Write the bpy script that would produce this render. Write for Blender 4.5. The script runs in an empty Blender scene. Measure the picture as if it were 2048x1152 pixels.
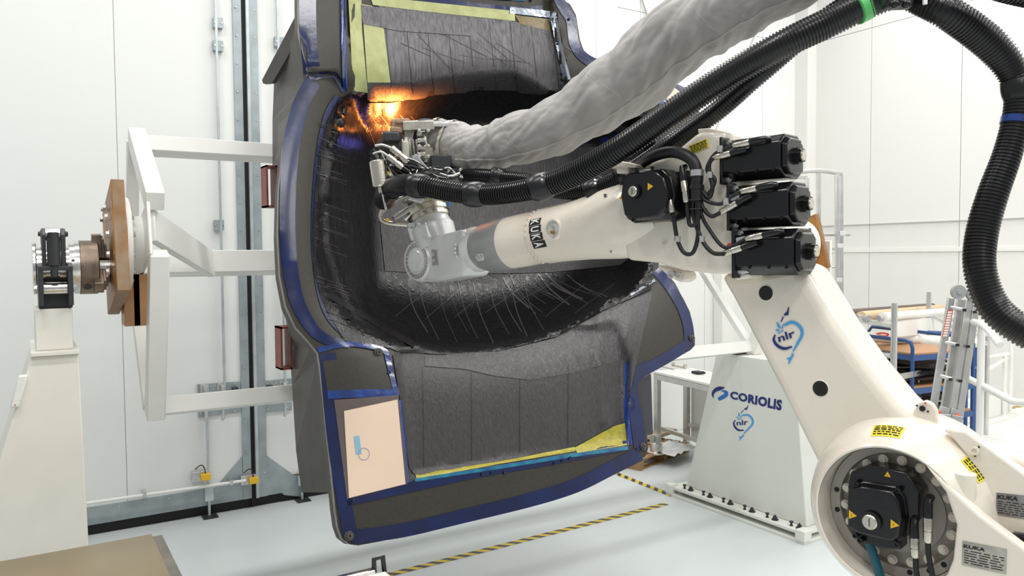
import bpy, bmesh, math, random
import numpy as np
from mathutils import Vector, Matrix
random.seed(7); np.random.seed(7)
S = bpy.context.scene
COL = S.collection
# ------------------------------------------------------------------ camera
F = 1550.0
CAM = Vector((0, 0, 2.6))
YAW = math.atan2(848, 531)
fh = Vector((math.cos(YAW), math.sin(YAW), 0)); rt = Vector((math.sin(YAW), -math.cos(YAW), 0))
PITCH = math.radians(2.45); ROLL = math.radians(0.45)
fw = (fh * math.cos(PITCH) - Vector((0, 0, 1)) * math.sin(PITCH)).normalized()
up0 = rt.cross(fw).normalized()
RT = (rt * math.cos(ROLL) - up0 * math.sin(ROLL)).normalized()
UP = (up0 * math.cos(ROLL) + rt * math.sin(ROLL)).normalized()
cd = bpy.data.cameras.new('camera'); cam = bpy.data.objects.new('camera', cd); COL.objects.link(cam)
cd.sensor_width = 36; cd.lens = F / 2048 * 36; cd.clip_start = 0.05; cd.clip_end = 200
M = Matrix.Identity(4)
for i in range(3):
    M[i][0] = RT[i]; M[i][1] = UP[i]; M[i][2] = -fw[i]; M[i][3] = CAM[i]
cam.matrix_world = M
S.camera = cam
S.view_settings.view_transform = 'Standard'; S.view_settings.look = 'None'
S.view_settings.exposure = 0.0; S.view_settings.gamma = 1.0; S.view_settings.use_curve_mapping = False
# ------------------------------------------------------------------ light
w = bpy.data.worlds.new('hall_light'); S.world = w; w.use_nodes = True
bg = w.node_tree.nodes['Background']; bg.inputs[0].default_value = (0.94, 0.97, 1.0, 1); bg.inputs[1].default_value = 0.40
def area(name, loc, rot, sx, sy, e, c=(1, 1, 1)):
    l = bpy.data.lights.new(name, 'AREA'); l.shape = 'RECTANGLE'; l.size = sx; l.size_y = sy; l.energy = e; l.color = c
    o = bpy.data.objects.new(name, l); COL.objects.link(o); o.location = loc; o.rotation_euler = rot; return o
LE = 92
for ix in range(4):
    for iy in range(4):
        area('ceiling_lamp', (-0.6 + ix * 3.4, -5.2 + iy * 3.6, 7.6), (0, 0, 0), 1.9, 0.45, LE, (1.0, 0.985, 0.95))
HEAT = bpy.data.lights.new('heater_glow', 'SPOT'); HEAT.energy = 130; HEAT.spot_size = 2.7; HEAT.spot_blend = .6; HEAT.color = (1.0, 0.28, 0.06); HEAT.shadow_soft_size = 0.10
HEATB = bpy.data.lights.new('blue_glow', 'POINT'); HEATB.energy = 0.18; HEATB.color = (0.2, 0.2, 1.0); HEATB.shadow_soft_size = 0.03

# ------------------------------------------------------------------ pixel -> place helpers (photo treated as 2048x1152)
def ray(x, y):
    return RT * ((x - 1024) / F) - UP * ((y - 576) / F) + fw
def aD(x, y, D):
    return CAM + ray(x, y) * D
def aY(x, y, Y):
    d = ray(x, y); return CAM + d * (Y / d.y)
def aX(x, y, X):
    d = ray(x, y); return CAM + d * (X / d.x)
def aZ(x, y, Z):
    d = ray(x, y); return CAM + d * ((Z - CAM.z) / d.z)
def aP(x, y, p0, n):
    d = ray(x, y); return CAM + d * ((p0 - CAM).dot(n) / d.dot(n))
def dep(p): return (p - CAM).dot(fw)
def px2m(px, p): return px * dep(p) / F

# ------------------------------------------------------------------ materials
MATS = {}
def mat(name, col, rough=0.5, metal=0.0, var=0.0, vscale=5, bump=0.0, bscale=40, stretch=(1, 1, 1), rot=(0, 0, 0), coat=0.0, col2=None, emit=0, alpha=1, spec=0.5, sharp=(0.35, 0.65), trans=0.0, rvar=0.0):
    m = bpy.data.materials.new(name); m.use_nodes = True; MATS[name] = m
    nt = m.node_tree; N = nt.nodes; L = nt.links; b = N['Principled BSDF']
    b.inputs['Base Color'].default_value = (*col, 1); b.inputs['Roughness'].default_value = rough; b.inputs['Metallic'].default_value = metal
    b.inputs['Coat Weight'].default_value = coat; b.inputs['Coat Roughness'].default_value = 0.12
    b.inputs['Specular IOR Level'].default_value = spec
    if emit: b.inputs['Emission Color'].default_value = (*col, 1); b.inputs['Emission Strength'].default_value = emit
    if alpha < 1: b.inputs['Alpha'].default_value = alpha
    if trans: b.inputs['Transmission Weight'].default_value = trans
    if var or bump or col2 or rvar:
        tc = N.new('ShaderNodeTexCoord'); mp = N.new('ShaderNodeMapping'); mp.inputs['Scale'].default_value = stretch; mp.inputs['Rotation'].default_value = rot
        L.new(tc.outputs['Object'], mp.inputs['Vector'])
        if var or col2 or rvar:
            n = N.new('ShaderNodeTexNoise'); n.inputs['Scale'].default_value = vscale; n.inputs['Detail'].default_value = 6
            L.new(mp.outputs[0], n.inputs['Vector'])
            r = N.new('ShaderNodeValToRGB'); r.color_ramp.elements[0].position = sharp[0]; r.color_ramp.elements[1].position = sharp[1]
            c2 = col2 if col2 else tuple(min(1, c * (1 - var)) for c in col)
            c1 = col if col2 else tuple(min(1, c * (1 + var)) for c in col)
            r.color_ramp.elements[0].color = (*c2, 1); r.color_ramp.elements[1].color = (*c1, 1)
            L.new(n.outputs['Fac'], r.inputs[0])
            if var or col2: L.new(r.outputs[0], b.inputs['Base Color'])
            if rvar:
                mr = N.new('ShaderNodeMapRange'); mr.inputs['From Min'].default_value = sharp[0]; mr.inputs['From Max'].default_value = sharp[1]
                mr.inputs['To Min'].default_value = rough + rvar; mr.inputs['To Max'].default_value = max(0.03, rough - rvar)
                L.new(n.outputs['Fac'], mr.inputs[0]); L.new(mr.outputs[0], b.inputs['Roughness'])
        if bump:
            n2 = N.new('ShaderNodeTexNoise'); n2.inputs['Scale'].default_value = bscale; n2.inputs['Detail'].default_value = 4
            L.new(mp.outputs[0], n2.inputs['Vector'])
            bp = N.new('ShaderNodeBump'); bp.inputs['Strength'].default_value = bump; bp.inputs['Distance'].default_value = 0.01
            L.new(n2.outputs['Fac'], bp.inputs['Height']); L.new(bp.outputs[0], b.inputs['Normal'])
    return m
wall_m = mat('wall_white', (0.80, 0.81, 0.79), 0.55, bump=0.03, bscale=3, stretch=(60, 1, 1))
wall_r = mat('wall_warm_white', (0.78, 0.77, 0.74), 0.6)
joint_m = mat('joint_grey', (0.60, 0.61, 0.60), 0.6)
floor_m = mat('floor_epoxy', (0.60, 0.64, 0.645), 0.30, var=0.03, vscale=0.8)
tile_m = mat('tile_white', (0.80, 0.79, 0.76), 0.4, var=0.03, vscale=60)
galv = mat('galvanised', (0.36, 0.41, 0.43), 0.42, 0.35, var=0.12, vscale=6)
galv_l = mat('galvanised_light', (0.52, 0.57, 0.58), 0.35, 0.4, var=0.1, vscale=8)
black = mat('black_gap', (0.008, 0.008, 0.008), 0.7)
cream = mat('cream_paint', (0.80, 0.775, 0.70), 0.32, var=0.025, vscale=4, bump=0.03, bscale=60)
rcream = mat('robot_cream', (0.87, 0.80, 0.69), 0.26, var=0.02, vscale=3, bump=0.10, bscale=55, coat=0.35)
white_p = mat('white_paint', (0.82, 0.82, 0.78), 0.35, var=0.02, vscale=5)
greenw = mat('pedestal_white', (0.76, 0.77, 0.71), 0.38, var=0.02, vscale=2)
rgrey = mat('robot_grey', (0.66, 0.67, 0.66), 0.32, 0.15, var=0.04, vscale=6, bump=0.05, bscale=60, coat=0.2)
rgrey_d = mat('robot_grey_dark', (0.36, 0.37, 0.37), 0.35, 0.25, var=0.05, vscale=6)
gloss_b = mat('motor_black', (0.006, 0.006, 0.007), 0.22, bump=0.06, bscale=45)
matt_b = mat('cable_black', (0.009, 0.009, 0.01), 0.45)
hose_b = mat('hose_black', (0.007, 0.007, 0.008), 0.28)
rubber = mat('clamp_black', (0.008, 0.008, 0.009), 0.3, bump=0.1, bscale=30)
iron_b = mat('black_iron', (0.03, 0.032, 0.035), 0.42)
steel = mat('bright_steel', (0.72, 0.70, 0.66), 0.2, 1.0, var=0.15, vscale=20)
nickel = mat('nickel', (0.66, 0.62, 0.54), 0.25, 1.0, bump=0.1, bscale=120)
rsteel = mat('worn_steel', (0.30, 0.23, 0.18), 0.42, 0.8, var=0.35, vscale=12, col2=(0.16, 0.12, 0.09))
alu = mat('aluminium', (0.62, 0.62, 0.61), 0.33, 0.85, var=0.06, vscale=10)
rust = mat('rusty_plate', (0.48, 0.20, 0.03), 0.42, 0.1, col2=(0.26, 0.11, 0.03), vscale=4)
rust_e = mat('rusty_plate_edge', (0.27, 0.20, 0.13), 0.55, 0.2, col2=(0.24, 0.12, 0.045), vscale=9)
redox = mat('red_primer', (0.24, 0.055, 0.03), 0.5, var=0.2, vscale=12)
brackm = mat('tool_back_grey', (0.068, 0.063, 0.055), 0.5, var=0.12, vscale=6, bump=0.05, bscale=80)
rim_m = mat('carbon_rim', (0.034, 0.030, 0.024), 0.45, var=0.12, vscale=60, bump=0.04, bscale=220, spec=0.4)
edge_m = mat('rim_edge_grey', (0.30, 0.29, 0.27), 0.5, var=0.15, vscale=12)
blue = mat('blue_tape', (0.003, 0.014, 0.085), 0.24, col2=(0.003, 0.008, 0.045), vscale=5, bump=0.2, bscale=14, coat=0.2, sharp=(0.3, 0.7))
blue2 = mat('blue_tape_bright', (0.006, 0.05, 0.26), 0.2, col2=(0.004, 0.014, 0.10), vscale=9, bump=0.3, bscale=25, coat=0.6)
cyan = mat('teal_film', (0.02, 0.24, 0.34), 0.2, col2=(0.01, 0.08, 0.22), vscale=9, coat=0.5)
green = mat('green_ply', (0.44, 0.47, 0.20), 0.38, col2=(0.36, 0.37, 0.15), vscale=14, bump=0.25, bscale=60)
yellow_f = mat('yellow_ply', (0.42, 0.36, 0.03), 0.35, col2=(0.30, 0.27, 0.03), vscale=30, bump=0.3, bscale=60)
gold = mat('amber_ply', (0.22, 0.15, 0.05), 0.35, col2=(0.14, 0.10, 0.04), vscale=30)
silver = mat('silver_tape', (0.62, 0.68, 0.78), 0.12, 0.7, bump=0.3, bscale=22)
beige = mat('beige_panel', (0.78, 0.60, 0.46), 0.30, var=0.02, vscale=3, coat=0.6)
peachd = mat('brown_film', (0.11, 0.085, 0.085), 0.22, bump=0.3, bscale=18, coat=0.6)
bowl_m = mat('carbon_bowl', (0.010, 0.0095, 0.0105), 0.24, col2=(0.005, 0.0048, 0.0055), vscale=3, stretch=(9, 9, 0.6), rot=(0, 0.35, 0), bump=0.28, bscale=8, rvar=0.09, spec=0.42)
ply_m = mat('carbon_ply', (0.046, 0.042, 0.043), 0.38, col2=(0.026, 0.024, 0.025), vscale=3.0, stretch=(26, 26, 0.6), rot=(0, 0.04, 0), bump=0.5, bscale=5, rvar=0.07, spec=0.6)
ply_u = mat('carbon_ply_upper', (0.11, 0.104, 0.11), 0.36, 0.2, col2=(0.055, 0.051, 0.055), vscale=3, stretch=(22, 22, 0.7), rot=(0, 0.06, 0), bump=0.6, bscale=5, rvar=0.08, spec=0.7)
tow_l = mat('fibre_tow_light', (0.075, 0.07, 0.075), 0.22, 0.2, bump=0.4, bscale=30)
tow_d = mat('fibre_tow_dark', (0.012, 0.011, 0.012), 0.35)
fabric = mat('grey_fabric', (0.40, 0.38, 0.365), 0.65, var=0.06, vscale=5, bump=0.16, bscale=6, spec=0.3)
fab_d = mat('seam_fabric', (0.44, 0.42, 0.40), 0.7)
strap = mat('cream_strap', (0.66, 0.63, 0.54), 0.7)
tan = mat('tan_steel_sheet', (0.27, 0.215, 0.13), 0.33, 0.35, var=0.08, vscale=2)
wood = mat('pallet_wood', (0.42, 0.26, 0.12), 0.6, col2=(0.30, 0.17, 0.07), vscale=3, stretch=(2, 18, 18))
wood_l = mat('light_board', (0.62, 0.48, 0.32), 0.6, var=0.06, vscale=5)
shelfw = mat('shelf_board', (0.46, 0.24, 0.11), 0.4, var=0.08, vscale=4, stretch=(1, 10, 1))
bsteel = mat('trolley_blue', (0.02, 0.07, 0.22), 0.35)
film = mat('brown_clear_film', (0.11, 0.07, 0.06), 0.12, bump=0.7, bscale=9, coat=0.6, col2=(0.30, 0.28, 0.27), vscale=7)
bfilm = mat('clear_film', (0.62, 0.62, 0.64), 0.1, bump=0.8, bscale=14, coat=0.5)
rollb = mat('brown_roll', (0.085, 0.045, 0.035), 0.4)
rollp = mat('tan_roll', (0.62, 0.46, 0.28), 0.55)
rollw = mat('white_cloth', (0.78, 0.77, 0.73), 0.7)
orange = mat('orange_red_plastic', (0.75, 0.10, 0.02), 0.35)
ylabel = mat('yellow_label', (0.90, 0.76, 0.04), 0.35)
ywarn = mat('warning_yellow', (0.85, 0.50, 0.02), 0.35)
ink = mat('black_ink', (0.012, 0.012, 0.012), 0.5)
whitei = mat('white_ink', (0.85, 0.85, 0.82), 0.5)
navy = mat('navy_ink', (0.012, 0.025, 0.17), 0.4)
sky = mat('sky_ink', (0.07, 0.36, 0.75), 0.4)
midb = mat('mid_blue_ink', (0.02, 0.16, 0.52), 0.4)
plate_s = mat('plate_foil', (0.62, 0.58, 0.50), 0.25, 0.6, col2=(0.40, 0.38, 0.34), vscale=18)
plate_g = mat('plate_grey', (0.22, 0.22, 0.22), 0.3, 0.5, col2=(0.36, 0.35, 0.34), vscale=18)
gtape = mat('green_tape', (0.12, 0.55, 0.16), 0.4)
ggl = mat('heater_lamp', (1.0, 0.30, 0.08), 0.4, emit=14)
cutm = mat('metal_heater_lit', (0.45, 0.30, 0.20), 0.3, 0.7)  # orange heater light painted into the metal colour of head parts
teal_c = mat('teal_hose', (0.01, 0.10, 0.14), 0.3)
redi = mat('red_ink', (0.7, 0.08, 0.04), 0.45)
dark_back = mat('dark_panel', (0.05, 0.052, 0.065), 0.45)
brass = mat('brass', (0.50, 0.32, 0.10), 0.3, 0.9)
def hazard():
    m = bpy.data.materials.new('hazard_tape'); m.use_nodes = True; nt = m.node_tree; N = nt.nodes; L = nt.links; b = N['Principled BSDF']
    tc = N.new('ShaderNodeTexCoord'); sp = N.new('ShaderNodeSeparateXYZ'); L.new(tc.outputs['Object'], sp.inputs[0])
    a = N.new('ShaderNodeMath'); a.operation = 'ADD'; L.new(sp.outputs[0], a.inputs[0]); L.new(sp.outputs[1], a.inputs[1])
    k = N.new('ShaderNodeMath'); k.operation = 'MULTIPLY'; k.inputs[1].default_value = 7.5; L.new(a.outputs[0], k.inputs[0])
    f = N.new('ShaderNodeMath'); f.operation = 'FRACT'; L.new(k.outputs[0], f.inputs[0])
    g = N.new('ShaderNodeMath'); g.operation = 'GREATER_THAN'; g.inputs[1].default_value = 0.5; L.new(f.outputs[0], g.inputs[0])
    mx = N.new('ShaderNodeMix'); mx.data_type = 'RGBA'; L.new(g.outputs[0], mx.inputs[0]); mx.inputs[6].default_value = (0.72, 0.52, 0.03, 1); mx.inputs[7].default_value = (0.03, 0.03, 0.035, 1)
    L.new(mx.outputs[2], b.inputs['Base Color']); b.inputs['Roughness'].default_value = 0.4
    return m
haz = hazard()

# ------------------------------------------------------------------ mesh builder
class B:
    keep = False
    def __init__(s): s.v = []; s.f = []
    def add(s, vs, fs):
        o = len(s.v); s.v += [Vector(v) for v in vs]; s.f += [[i + o for i in f] for f in fs]; return s
    def box(s, c, X, Y, Z):
        c = Vector(c); vs = [c + X * a + Y * b_ + Z * d for a in (-.5, .5) for b_ in (-.5, .5) for d in (-.5, .5)]
        return s.add(vs, [(0, 1, 3, 2), (4, 6, 7, 5), (0, 4, 5, 1), (2, 3, 7, 6), (0, 2, 6, 4), (1, 5, 7, 3)])
    def bx(s, x0, x1, y0, y1, z0, z1):
        return s.box(((x0 + x1) / 2, (y0 + y1) / 2, (z0 + z1) / 2), Vector((x1 - x0, 0, 0)), Vector((0, y1 - y0, 0)), Vector((0, 0, z1 - z0)))
    def beam(s, a, b_, w_, h_, up=Vector((0, 0, 1))):
        a = Vector(a); b_ = Vector(b_); d = (b_ - a); l = d.length; d.normalize(); sd = d.cross(up).normalized(); u = sd.cross(d).normalized()
        return s.box((a + b_) / 2, d * l, sd * w_, u * h_)
    def prism(s, pts, ex, taper=0.0):
        pts = [Vector(p) for p in pts]; n = len(pts); ex = Vector(ex)
        c = sum(pts, Vector()) / n
        back = [c + (p - c) * (1 - taper) + ex for p in pts]
        return s.add(pts + back, [list(range(n)), list(range(2 * n - 1, n - 1, -1))] + [(i, i + n, (i + 1) % n + n, (i + 1) % n) for i in range(n)])
    def tube(s, pts, r, seg=12, cap=True):
        pts = [Vector(p) for p in pts]; n = len(pts); rs = r if isinstance(r, (list, tuple, np.ndarray)) else [r] * n
        t0 = (pts[1] - pts[0]).normalized(); u = t0.orthogonal().normalized(); vs = []
        for i in range(n):
            t = (pts[min(i + 1, n - 1)] - pts[max(i - 1, 0)])
            if t.length < 1e-9: t = t0
            t.normalize(); u = (u - t * u.dot(t)).normalized(); v = t.cross(u); t0 = t
            for k in range(seg):
                a = 2 * math.pi * k / seg; vs.append(pts[i] + (u * math.cos(a) + v * math.sin(a)) * rs[i])
        fs = [(i * seg + k, i * seg + (k + 1) % seg, (i + 1) * seg + (k + 1) % seg, (i + 1) * seg + k) for i in range(n - 1) for k in range(seg)]
        if cap: fs += [list(range(seg))[::-1], [(n - 1) * seg + k for k in range(seg)]]
        return s.add(vs, fs)
    def lathe(s, o, ax, prof, seg=32, cap=True, squash=None):
        o = Vector(o); ax = Vector(ax).normalized(); u = ax.orthogonal().normalized(); v = ax.cross(u)
        vs = []; n = len(prof)
        for (d, r) in prof:
            for k in range(seg):
                a = 2 * math.pi * k / seg; vs.append(o + ax * d + (u * math.cos(a) + v * math.sin(a)) * max(r, 1e-5))
        fs = [(i * seg + k, i * seg + (k + 1) % seg, (i + 1) * seg + (k + 1) % seg, (i + 1) * seg + k) for i in range(n - 1) for k in range(seg)]
        if cap: fs += [list(range(seg))[::-1], [(n - 1) * seg + k for k in range(seg)]]
        return s.add(vs, fs)
    def ball(s, c, r, ax=None, k=1.0, seg=14, rings=8):
        ax = Vector(ax or (0, 0, 1)).normalized()
        return s.lathe(c, ax, [(-r * k * math.cos(math.pi * i / rings), r * math.sin(math.pi * i / rings)) for i in range(rings + 1)], seg, False)
def catmull(pts, n=10):
    pts = [np.array(p, float) for p in pts]; P = [2 * pts[0] - pts[1]] + pts + [2 * pts[-1] - pts[-2]]; out = []
    for i in range(1, len(P) - 2):
        for k in range(n):
            t = k / n; a, b_, c, d = P[i - 1], P[i], P[i + 1], P[i + 2]
            out.append(0.5 * ((2 * b_) + (-a + c) * t + (2 * a - 5 * b_ + 4 * c - d) * t * t + (-a + 3 * b_ - 3 * c + d) * t ** 3))
    out.append(P[-2]); return out
def rootloc(o):
    p = Vector((0, 0, 0))
    while o is not None: p += o.location; o = o.parent
    return p
def mesh_of(name, b, m, off=Vector(), smooth=40):
    me = bpy.data.meshes.new(name); me.from_pydata([tuple(v - off) for v in b.v], [], b.f)
    bm = bmesh.new(); bm.from_mesh(me); 
    if not b.keep: bmesh.ops.recalc_face_normals(bm, faces=bm.faces)
    if smooth:
        for f in bm.faces: f.smooth = True
        for e in bm.edges:
            if len(e.link_faces) == 2 and e.calc_face_angle(0) > math.radians(smooth): e.smooth = False
    bm.to_mesh(me); bm.free(); me.materials.append(m); return me
def mk(name, b, m, parent=None, bev=0, seg=2, smooth=40, kind=None, label=None):
    me = mesh_of(name, b, m, rootloc(parent), smooth)
    o = bpy.data.objects.new(name, me); COL.objects.link(o); o.parent = parent
    if bev:
        md = o.modifiers.new('bevel', 'BEVEL'); md.width = bev; md.segments = seg; md.limit_method = 'ANGLE'; md.angle_limit = math.radians(35); md.harden_normals = False
        for p in me.polygons: p.use_smooth = True
    if kind: o['kind'] = kind
    if label: o['label'] = label
    return o
def thing(name, label, cat, loc, group=None):
    o = bpy.data.objects.new(name, None); COL.objects.link(o); o.location = Vector(loc); o.empty_display_size = 0.1
    o['label'] = label; o['category'] = cat
    if group: o['group'] = group
    return o
def tag(o, label, cat, group=None):
    o['label'] = label; o['category'] = cat
    if group: o['group'] = group
    return o
def frame_m(p, z, x=None):
    z = Vector(z).normalized(); x = Vector(x) if x is not None else z.orthogonal(); x = (x - z * x.dot(z)).normalized(); y = z.cross(x)
    m = Matrix.Identity(4)
    for i in range(3): m[i][0] = x[i]; m[i][1] = y[i]; m[i][2] = z[i]; m[i][3] = p[i]
    return m
def inst(name, me, parent, p, z, x=None, s=1.0):
    o = bpy.data.objects.new(name, me); COL.objects.link(o); o.parent = parent
    m = frame_m(Vector(p) - rootloc(parent), z, x); o.matrix_basis = m @ Matrix.Scale(s, 4); return o
def unit(name, b, m, smooth=40): return mesh_of(name, b, m, Vector(), smooth)
Z = Vector((0, 0, 1)); XA = Vector((1, 0, 0)); YA = Vector((0, 1, 0))
# unit bolt: hex head radius 1, height 1, pointing +z, with washer
bolt_b = B().lathe((0, 0, 0), Z, [(0, 1.35), (0.18, 1.35)], 16).lathe((0, 0, 0.18), Z, [(0, 1), (0.75, 1)], 6)
boltS = unit('bolt_steel', bolt_b, alu, 30); boltC = unit('bolt_cream', bolt_b, rcream, 30); boltG = unit('bolt_grey', bolt_b, rgrey, 30); boltD = unit('bolt_dark', bolt_b, iron_b, 30)
cap_b = B().lathe((0, 0, 0), Z, [(0, 1), (1, 1), (1.0, .55), (.5, .5)], 12)
capG = unit('cap_grey', cap_b, rgrey, 30); capD = unit('cap_dark', cap_b, gloss_b, 30); capS = unit('cap_steel', cap_b, steel, 30); capC = unit('cap_cream', cap_b, rcream, 30)

def text_decal(name, txt, quad, fn, m, parent, lift, n, bold=0.03, kind=None, spacing=1.0):
    """quad: pixel corners (bottom-left, bottom-right, top-right, top-left) of the text box; fn maps pixel -> point."""
    cu = bpy.data.curves.new(name, 'FONT'); cu.body = txt; cu.offset = bold; cu.resolution_u = 3; cu.space_character = spacing
    o = bpy.data.objects.new(name + '_src', cu); COL.objects.link(o); bpy.context.view_layer.update()
    me = bpy.data.meshes.new_from_object(o); bpy.data.objects.remove(o)
    vs = np.array([v.co[:2] for v in me.vertices]); mn = vs.min(0); mx = vs.max(0); uv = (vs - mn) / (mx - mn)
    q = [np.array(p, float) for p in quad]; P0 = rootloc(parent)
    pts = []
    for (u, v) in uv:
        p = (q[0] * (1 - u) + q[1] * u) * (1 - v) + (q[3] * (1 - u) + q[2] * u) * v
        pts.append(fn(p[0], p[1]) + n * lift)
    for v, p in zip(me.vertices, pts): v.co = p - P0
    me.materials.clear(); me.materials.append(m)
    r = bpy.data.objects.new(name, me); COL.objects.link(r); r.parent = parent; return r
def flat(name, poly, fn, m, parent, lift, n, th=0.001, bev=0):
    pts = [fn(x, y) + n * lift for x, y in poly]
    return mk(name, B().prism(pts, -n * th), m, parent, bev)
def ribbon2d(pts, w_):
    """polyline in pixels -> list of (left,right) pixel pairs; w_ width or list"""
    pts = [np.array(p, float) for p in pts]; n = len(pts); ws = w_ if isinstance(w_, (list, tuple)) else [w_] * n; out = []
    for i in range(n):
        t = pts[min(i + 1, n - 1)] - pts[max(i - 1, 0)]; t = t / (np.linalg.norm(t) + 1e-9); nn = np.array([-t[1], t[0]])
        out.append((pts[i] + nn * ws[i] / 2, pts[i] - nn * ws[i] / 2))
    return out
def rib_flat(b, pts, w_, fn, n, lift, th=0.0008, sub=1):
    r = ribbon2d(pts, w_); vs = []; fs = []
    for l, q in r:
        a = fn(*l) + n * lift; c = fn(*q) + n * lift; vs += [a, c, a - n * th, c - n * th]
    for i in range(len(r) - 1):
        k = 4 * i; fs += [(k, k + 1, k + 5, k + 4), (k, k + 4, k + 6, k + 2), (k + 1, k + 3, k + 7, k + 5), (k + 2, k + 6, k + 7, k + 3)]
    fs += [(0, 2, 3, 1), (4 * len(r) - 4, 4 * len(r) - 3, 4 * len(r) - 1, 4 * len(r) - 2)]
    b.add(vs, fs); return b

# ================================================================== ROOM SHELL
YW, XW, ZP = 8.3, 10.85, 0.6
def struct(name, b, m, parent=None, **k):
    o = mk(name, b, m, parent, **k); o['kind'] = 'structure'; return o
fl = struct('floor', B().bx(-6, XW + .2, -6, YW + .3, -0.1, 0), floor_m)
wb = struct('wall_back', B().bx(-6, XW + .2, YW + .03, YW + .3, 0, 8), joint_m)
wr = struct('wall_right', B().bx(XW + .03, XW + .3, -6, YW, 0, 8), joint_m)
PW = 1.12
x = -5.9
def wallpan(x0, x1, z0, z1, par, axis, m):
    g = 0.004
    if axis == 'x': b = B().bx(x0 + g, x1 - g, YW, YW + .03, z0 + g, z1 - g)
    else: b = B().bx(XW, XW + .03, x0 + g, x1 - g, z0 + g, z1 - g)
    mk('wall_panel', b, m, par)
x = 9.86 - 1.26 * 12
while x < XW:
    for z0, z1 in ((0, 5.96), (5.96, 8)): wallpan(x, min(x + 1.26, XW), z0, z1, wb, 'x', wall_m)
    x += 1.26
yy = YW; yn = 7.1
while yy > -5.0:
    for z0, z1 in ((0, 5.96), (5.96, 8)): wallpan(yn, yy, z0, z1, wr, 'y', wall_r)
    yy = yn; yn -= 1.335
struct('trim_1', B().bx(XW - .02, XW, -5, YW, 2.60, 2.66), white_p)
struct('trim_2', B().bx(XW - .22, XW, YW - .24, YW, 0, 8), wall_r)
struct('trim_3', B().bx(XW - .03, XW, -5, YW, 3.02, 3.03), joint_m)
# round floor drain cover
mk('drain_cover', B().lathe(aZ(1045, 1011, 0.0), Z, [(0, .055), (.004, .055), (.005, .045), (.002, .04)], 24), galv, fl, label='round grey floor drain cover')
# platform (raised floor)
pc = aZ(2046, 905, ZP)
pf = struct('floor_raised', B().bx(6.9, XW, -6, 5.6, 0.0, ZP - .02), white_p)
ty = 5.6
for i in range(14):
    tx = 6.9
    while tx < XW - .05:
        mk('floor_tile', B().bx(tx + .003, min(tx + .9, XW) - .003, ty - .6 + .003, ty - .003, ZP - .02, ZP), tile_m, pf); tx += .9
    ty -= .6
# ---- hazard tapes
def tape(pa, pb, label, z=0.0, w_=0.075):
    a = aZ(*pa, z) if not isinstance(pa, Vector) else pa; b_ = aZ(*pb, z) if not isinstance(pb, Vector) else pb
    d = b_ - a; L_ = d.length; o = bpy.data.objects.new('hazard_tape', None)
    me = mesh_of('hazard_tape', B().bx(0, L_, -w_ / 2, w_ / 2, 0.0005, 0.003), haz)
    o = bpy.data.objects.new('hazard_tape', me); COL.objects.link(o); o.location = (a.x, a.y, z); o.rotation_euler = (0, 0, math.atan2(d.y, d.x))
    tag(o, label, 'tape', 'black and yellow floor tape')
tape((730, 1162), (1332, 1008), 'black and yellow striped floor tape running in front of the black mould to the pedestal')
tape((1215, 940), (1345, 992), 'short black and yellow floor tape between pallet and lettered pedestal')
tape((2012, 818), (2075, 806), 'black and yellow tape on the raised floor at the right wall', ZP, .07)

# ---- sliding doors on the back wall (structure)
YD = YW - 0.10
def D(x, y, o=0.0): return aY(x, y, YD - o)
nY = Vector((0, -1, 0))
xe = D(496.5, 560).x
def leaf(nm, x0, x1):
    d = struct(nm, B().bx(x0, x1, YD, YD + .05, 0.10, 7.6), joint_m)
    return d
d1 = leaf('door_1', -3.6, xe - .012); d2 = leaf('door_2', xe + .012, xe + 4.9)
sx = D(226, 560).x
k = sx - PW * 3
while k < xe + 4.9:
    for (par, a, c) in ((d1, -3.6, xe - .012), (d2, xe + .012, xe + 4.9)):
        u0 = max(k, a); u1 = min(k + PW * 1.02, c)
        if u1 - u0 > .05: mk('door_panel', B().bx(u0 + .003, u1 - .003, YD - .012, YD, 0.10, 7.6), wall_m, par)
    k += PW * 1.02
struct('door_3', B().bx(-3.6, xe + 4.9, YD + .0, YD + .06, 0.002, 0.10), black).name = 'door_gap_dark'  # black strip standing in for the dark open gap below the doors
ga = D(476, 560).x; gb = D(524, 560).x
YG = YD - .012
def gst(nm, b, par, m=galv): return mk(nm, b, m, par)
gst('edge_strip', B().bx(ga, xe - .02, YG - .02, YG, .10, 7.6), d1)
gst('edge_strip', B().bx(xe + .02, gb, YG - .03, YG, .10, 7.6), d2)
mk('rubber_seal', B().bx(xe - .02, xe + .02, YG - .012, YG + .03, .02, 7.6), black, d1)
mk('edge_trim', B().bx(xe + .02, xe + .05, YG - .05, YG - .03, .10, 7.6), galv_l, d2)
gst('bottom_rail', B().bx(-3.6, xe - .02, YG - .014, YG, .10, .27), d1)
gst('bottom_rail', B().bx(xe + .02, xe + 4.9, YG - .014, YG, .10, .27), d2)
def gpoly(poly, nm, par, th=.012, m=galv):
    pts = [aY(a, c, YG - th) for a, c in poly]; mk(nm, B().prism(pts, Vector((0, th, 0))), m, par)
gpoly([(395, 769), (480, 763), (482, 824), (397, 835)], 'lock_plate', d1, .018)
gpoly([(529, 762), (584, 757), (584, 820), (530, 825)], 'lock_plate', d2, .018)
for par, o in ((d1, [(484, 914), (484, 963), (453, 1000), (405, 1006)]), (d2, [(533, 911), (606, 963), (606, 994), (568, 990), (534, 960)])): gpoly(o, 'gusset', par, .016)
for i in range(26):
    for par, xx in ((d1, ga + .03), (d2, gb - .03)):
        inst('rivet', unit('rv', B().lathe((0, 0, 0), Z, [(0, 1), (.5, .7)], 8), alu) if i == 0 and par is d1 else bpy.data.meshes['rv'], par, (xx, YG - .031, .35 + i * .28), nY, None, .009)
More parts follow.
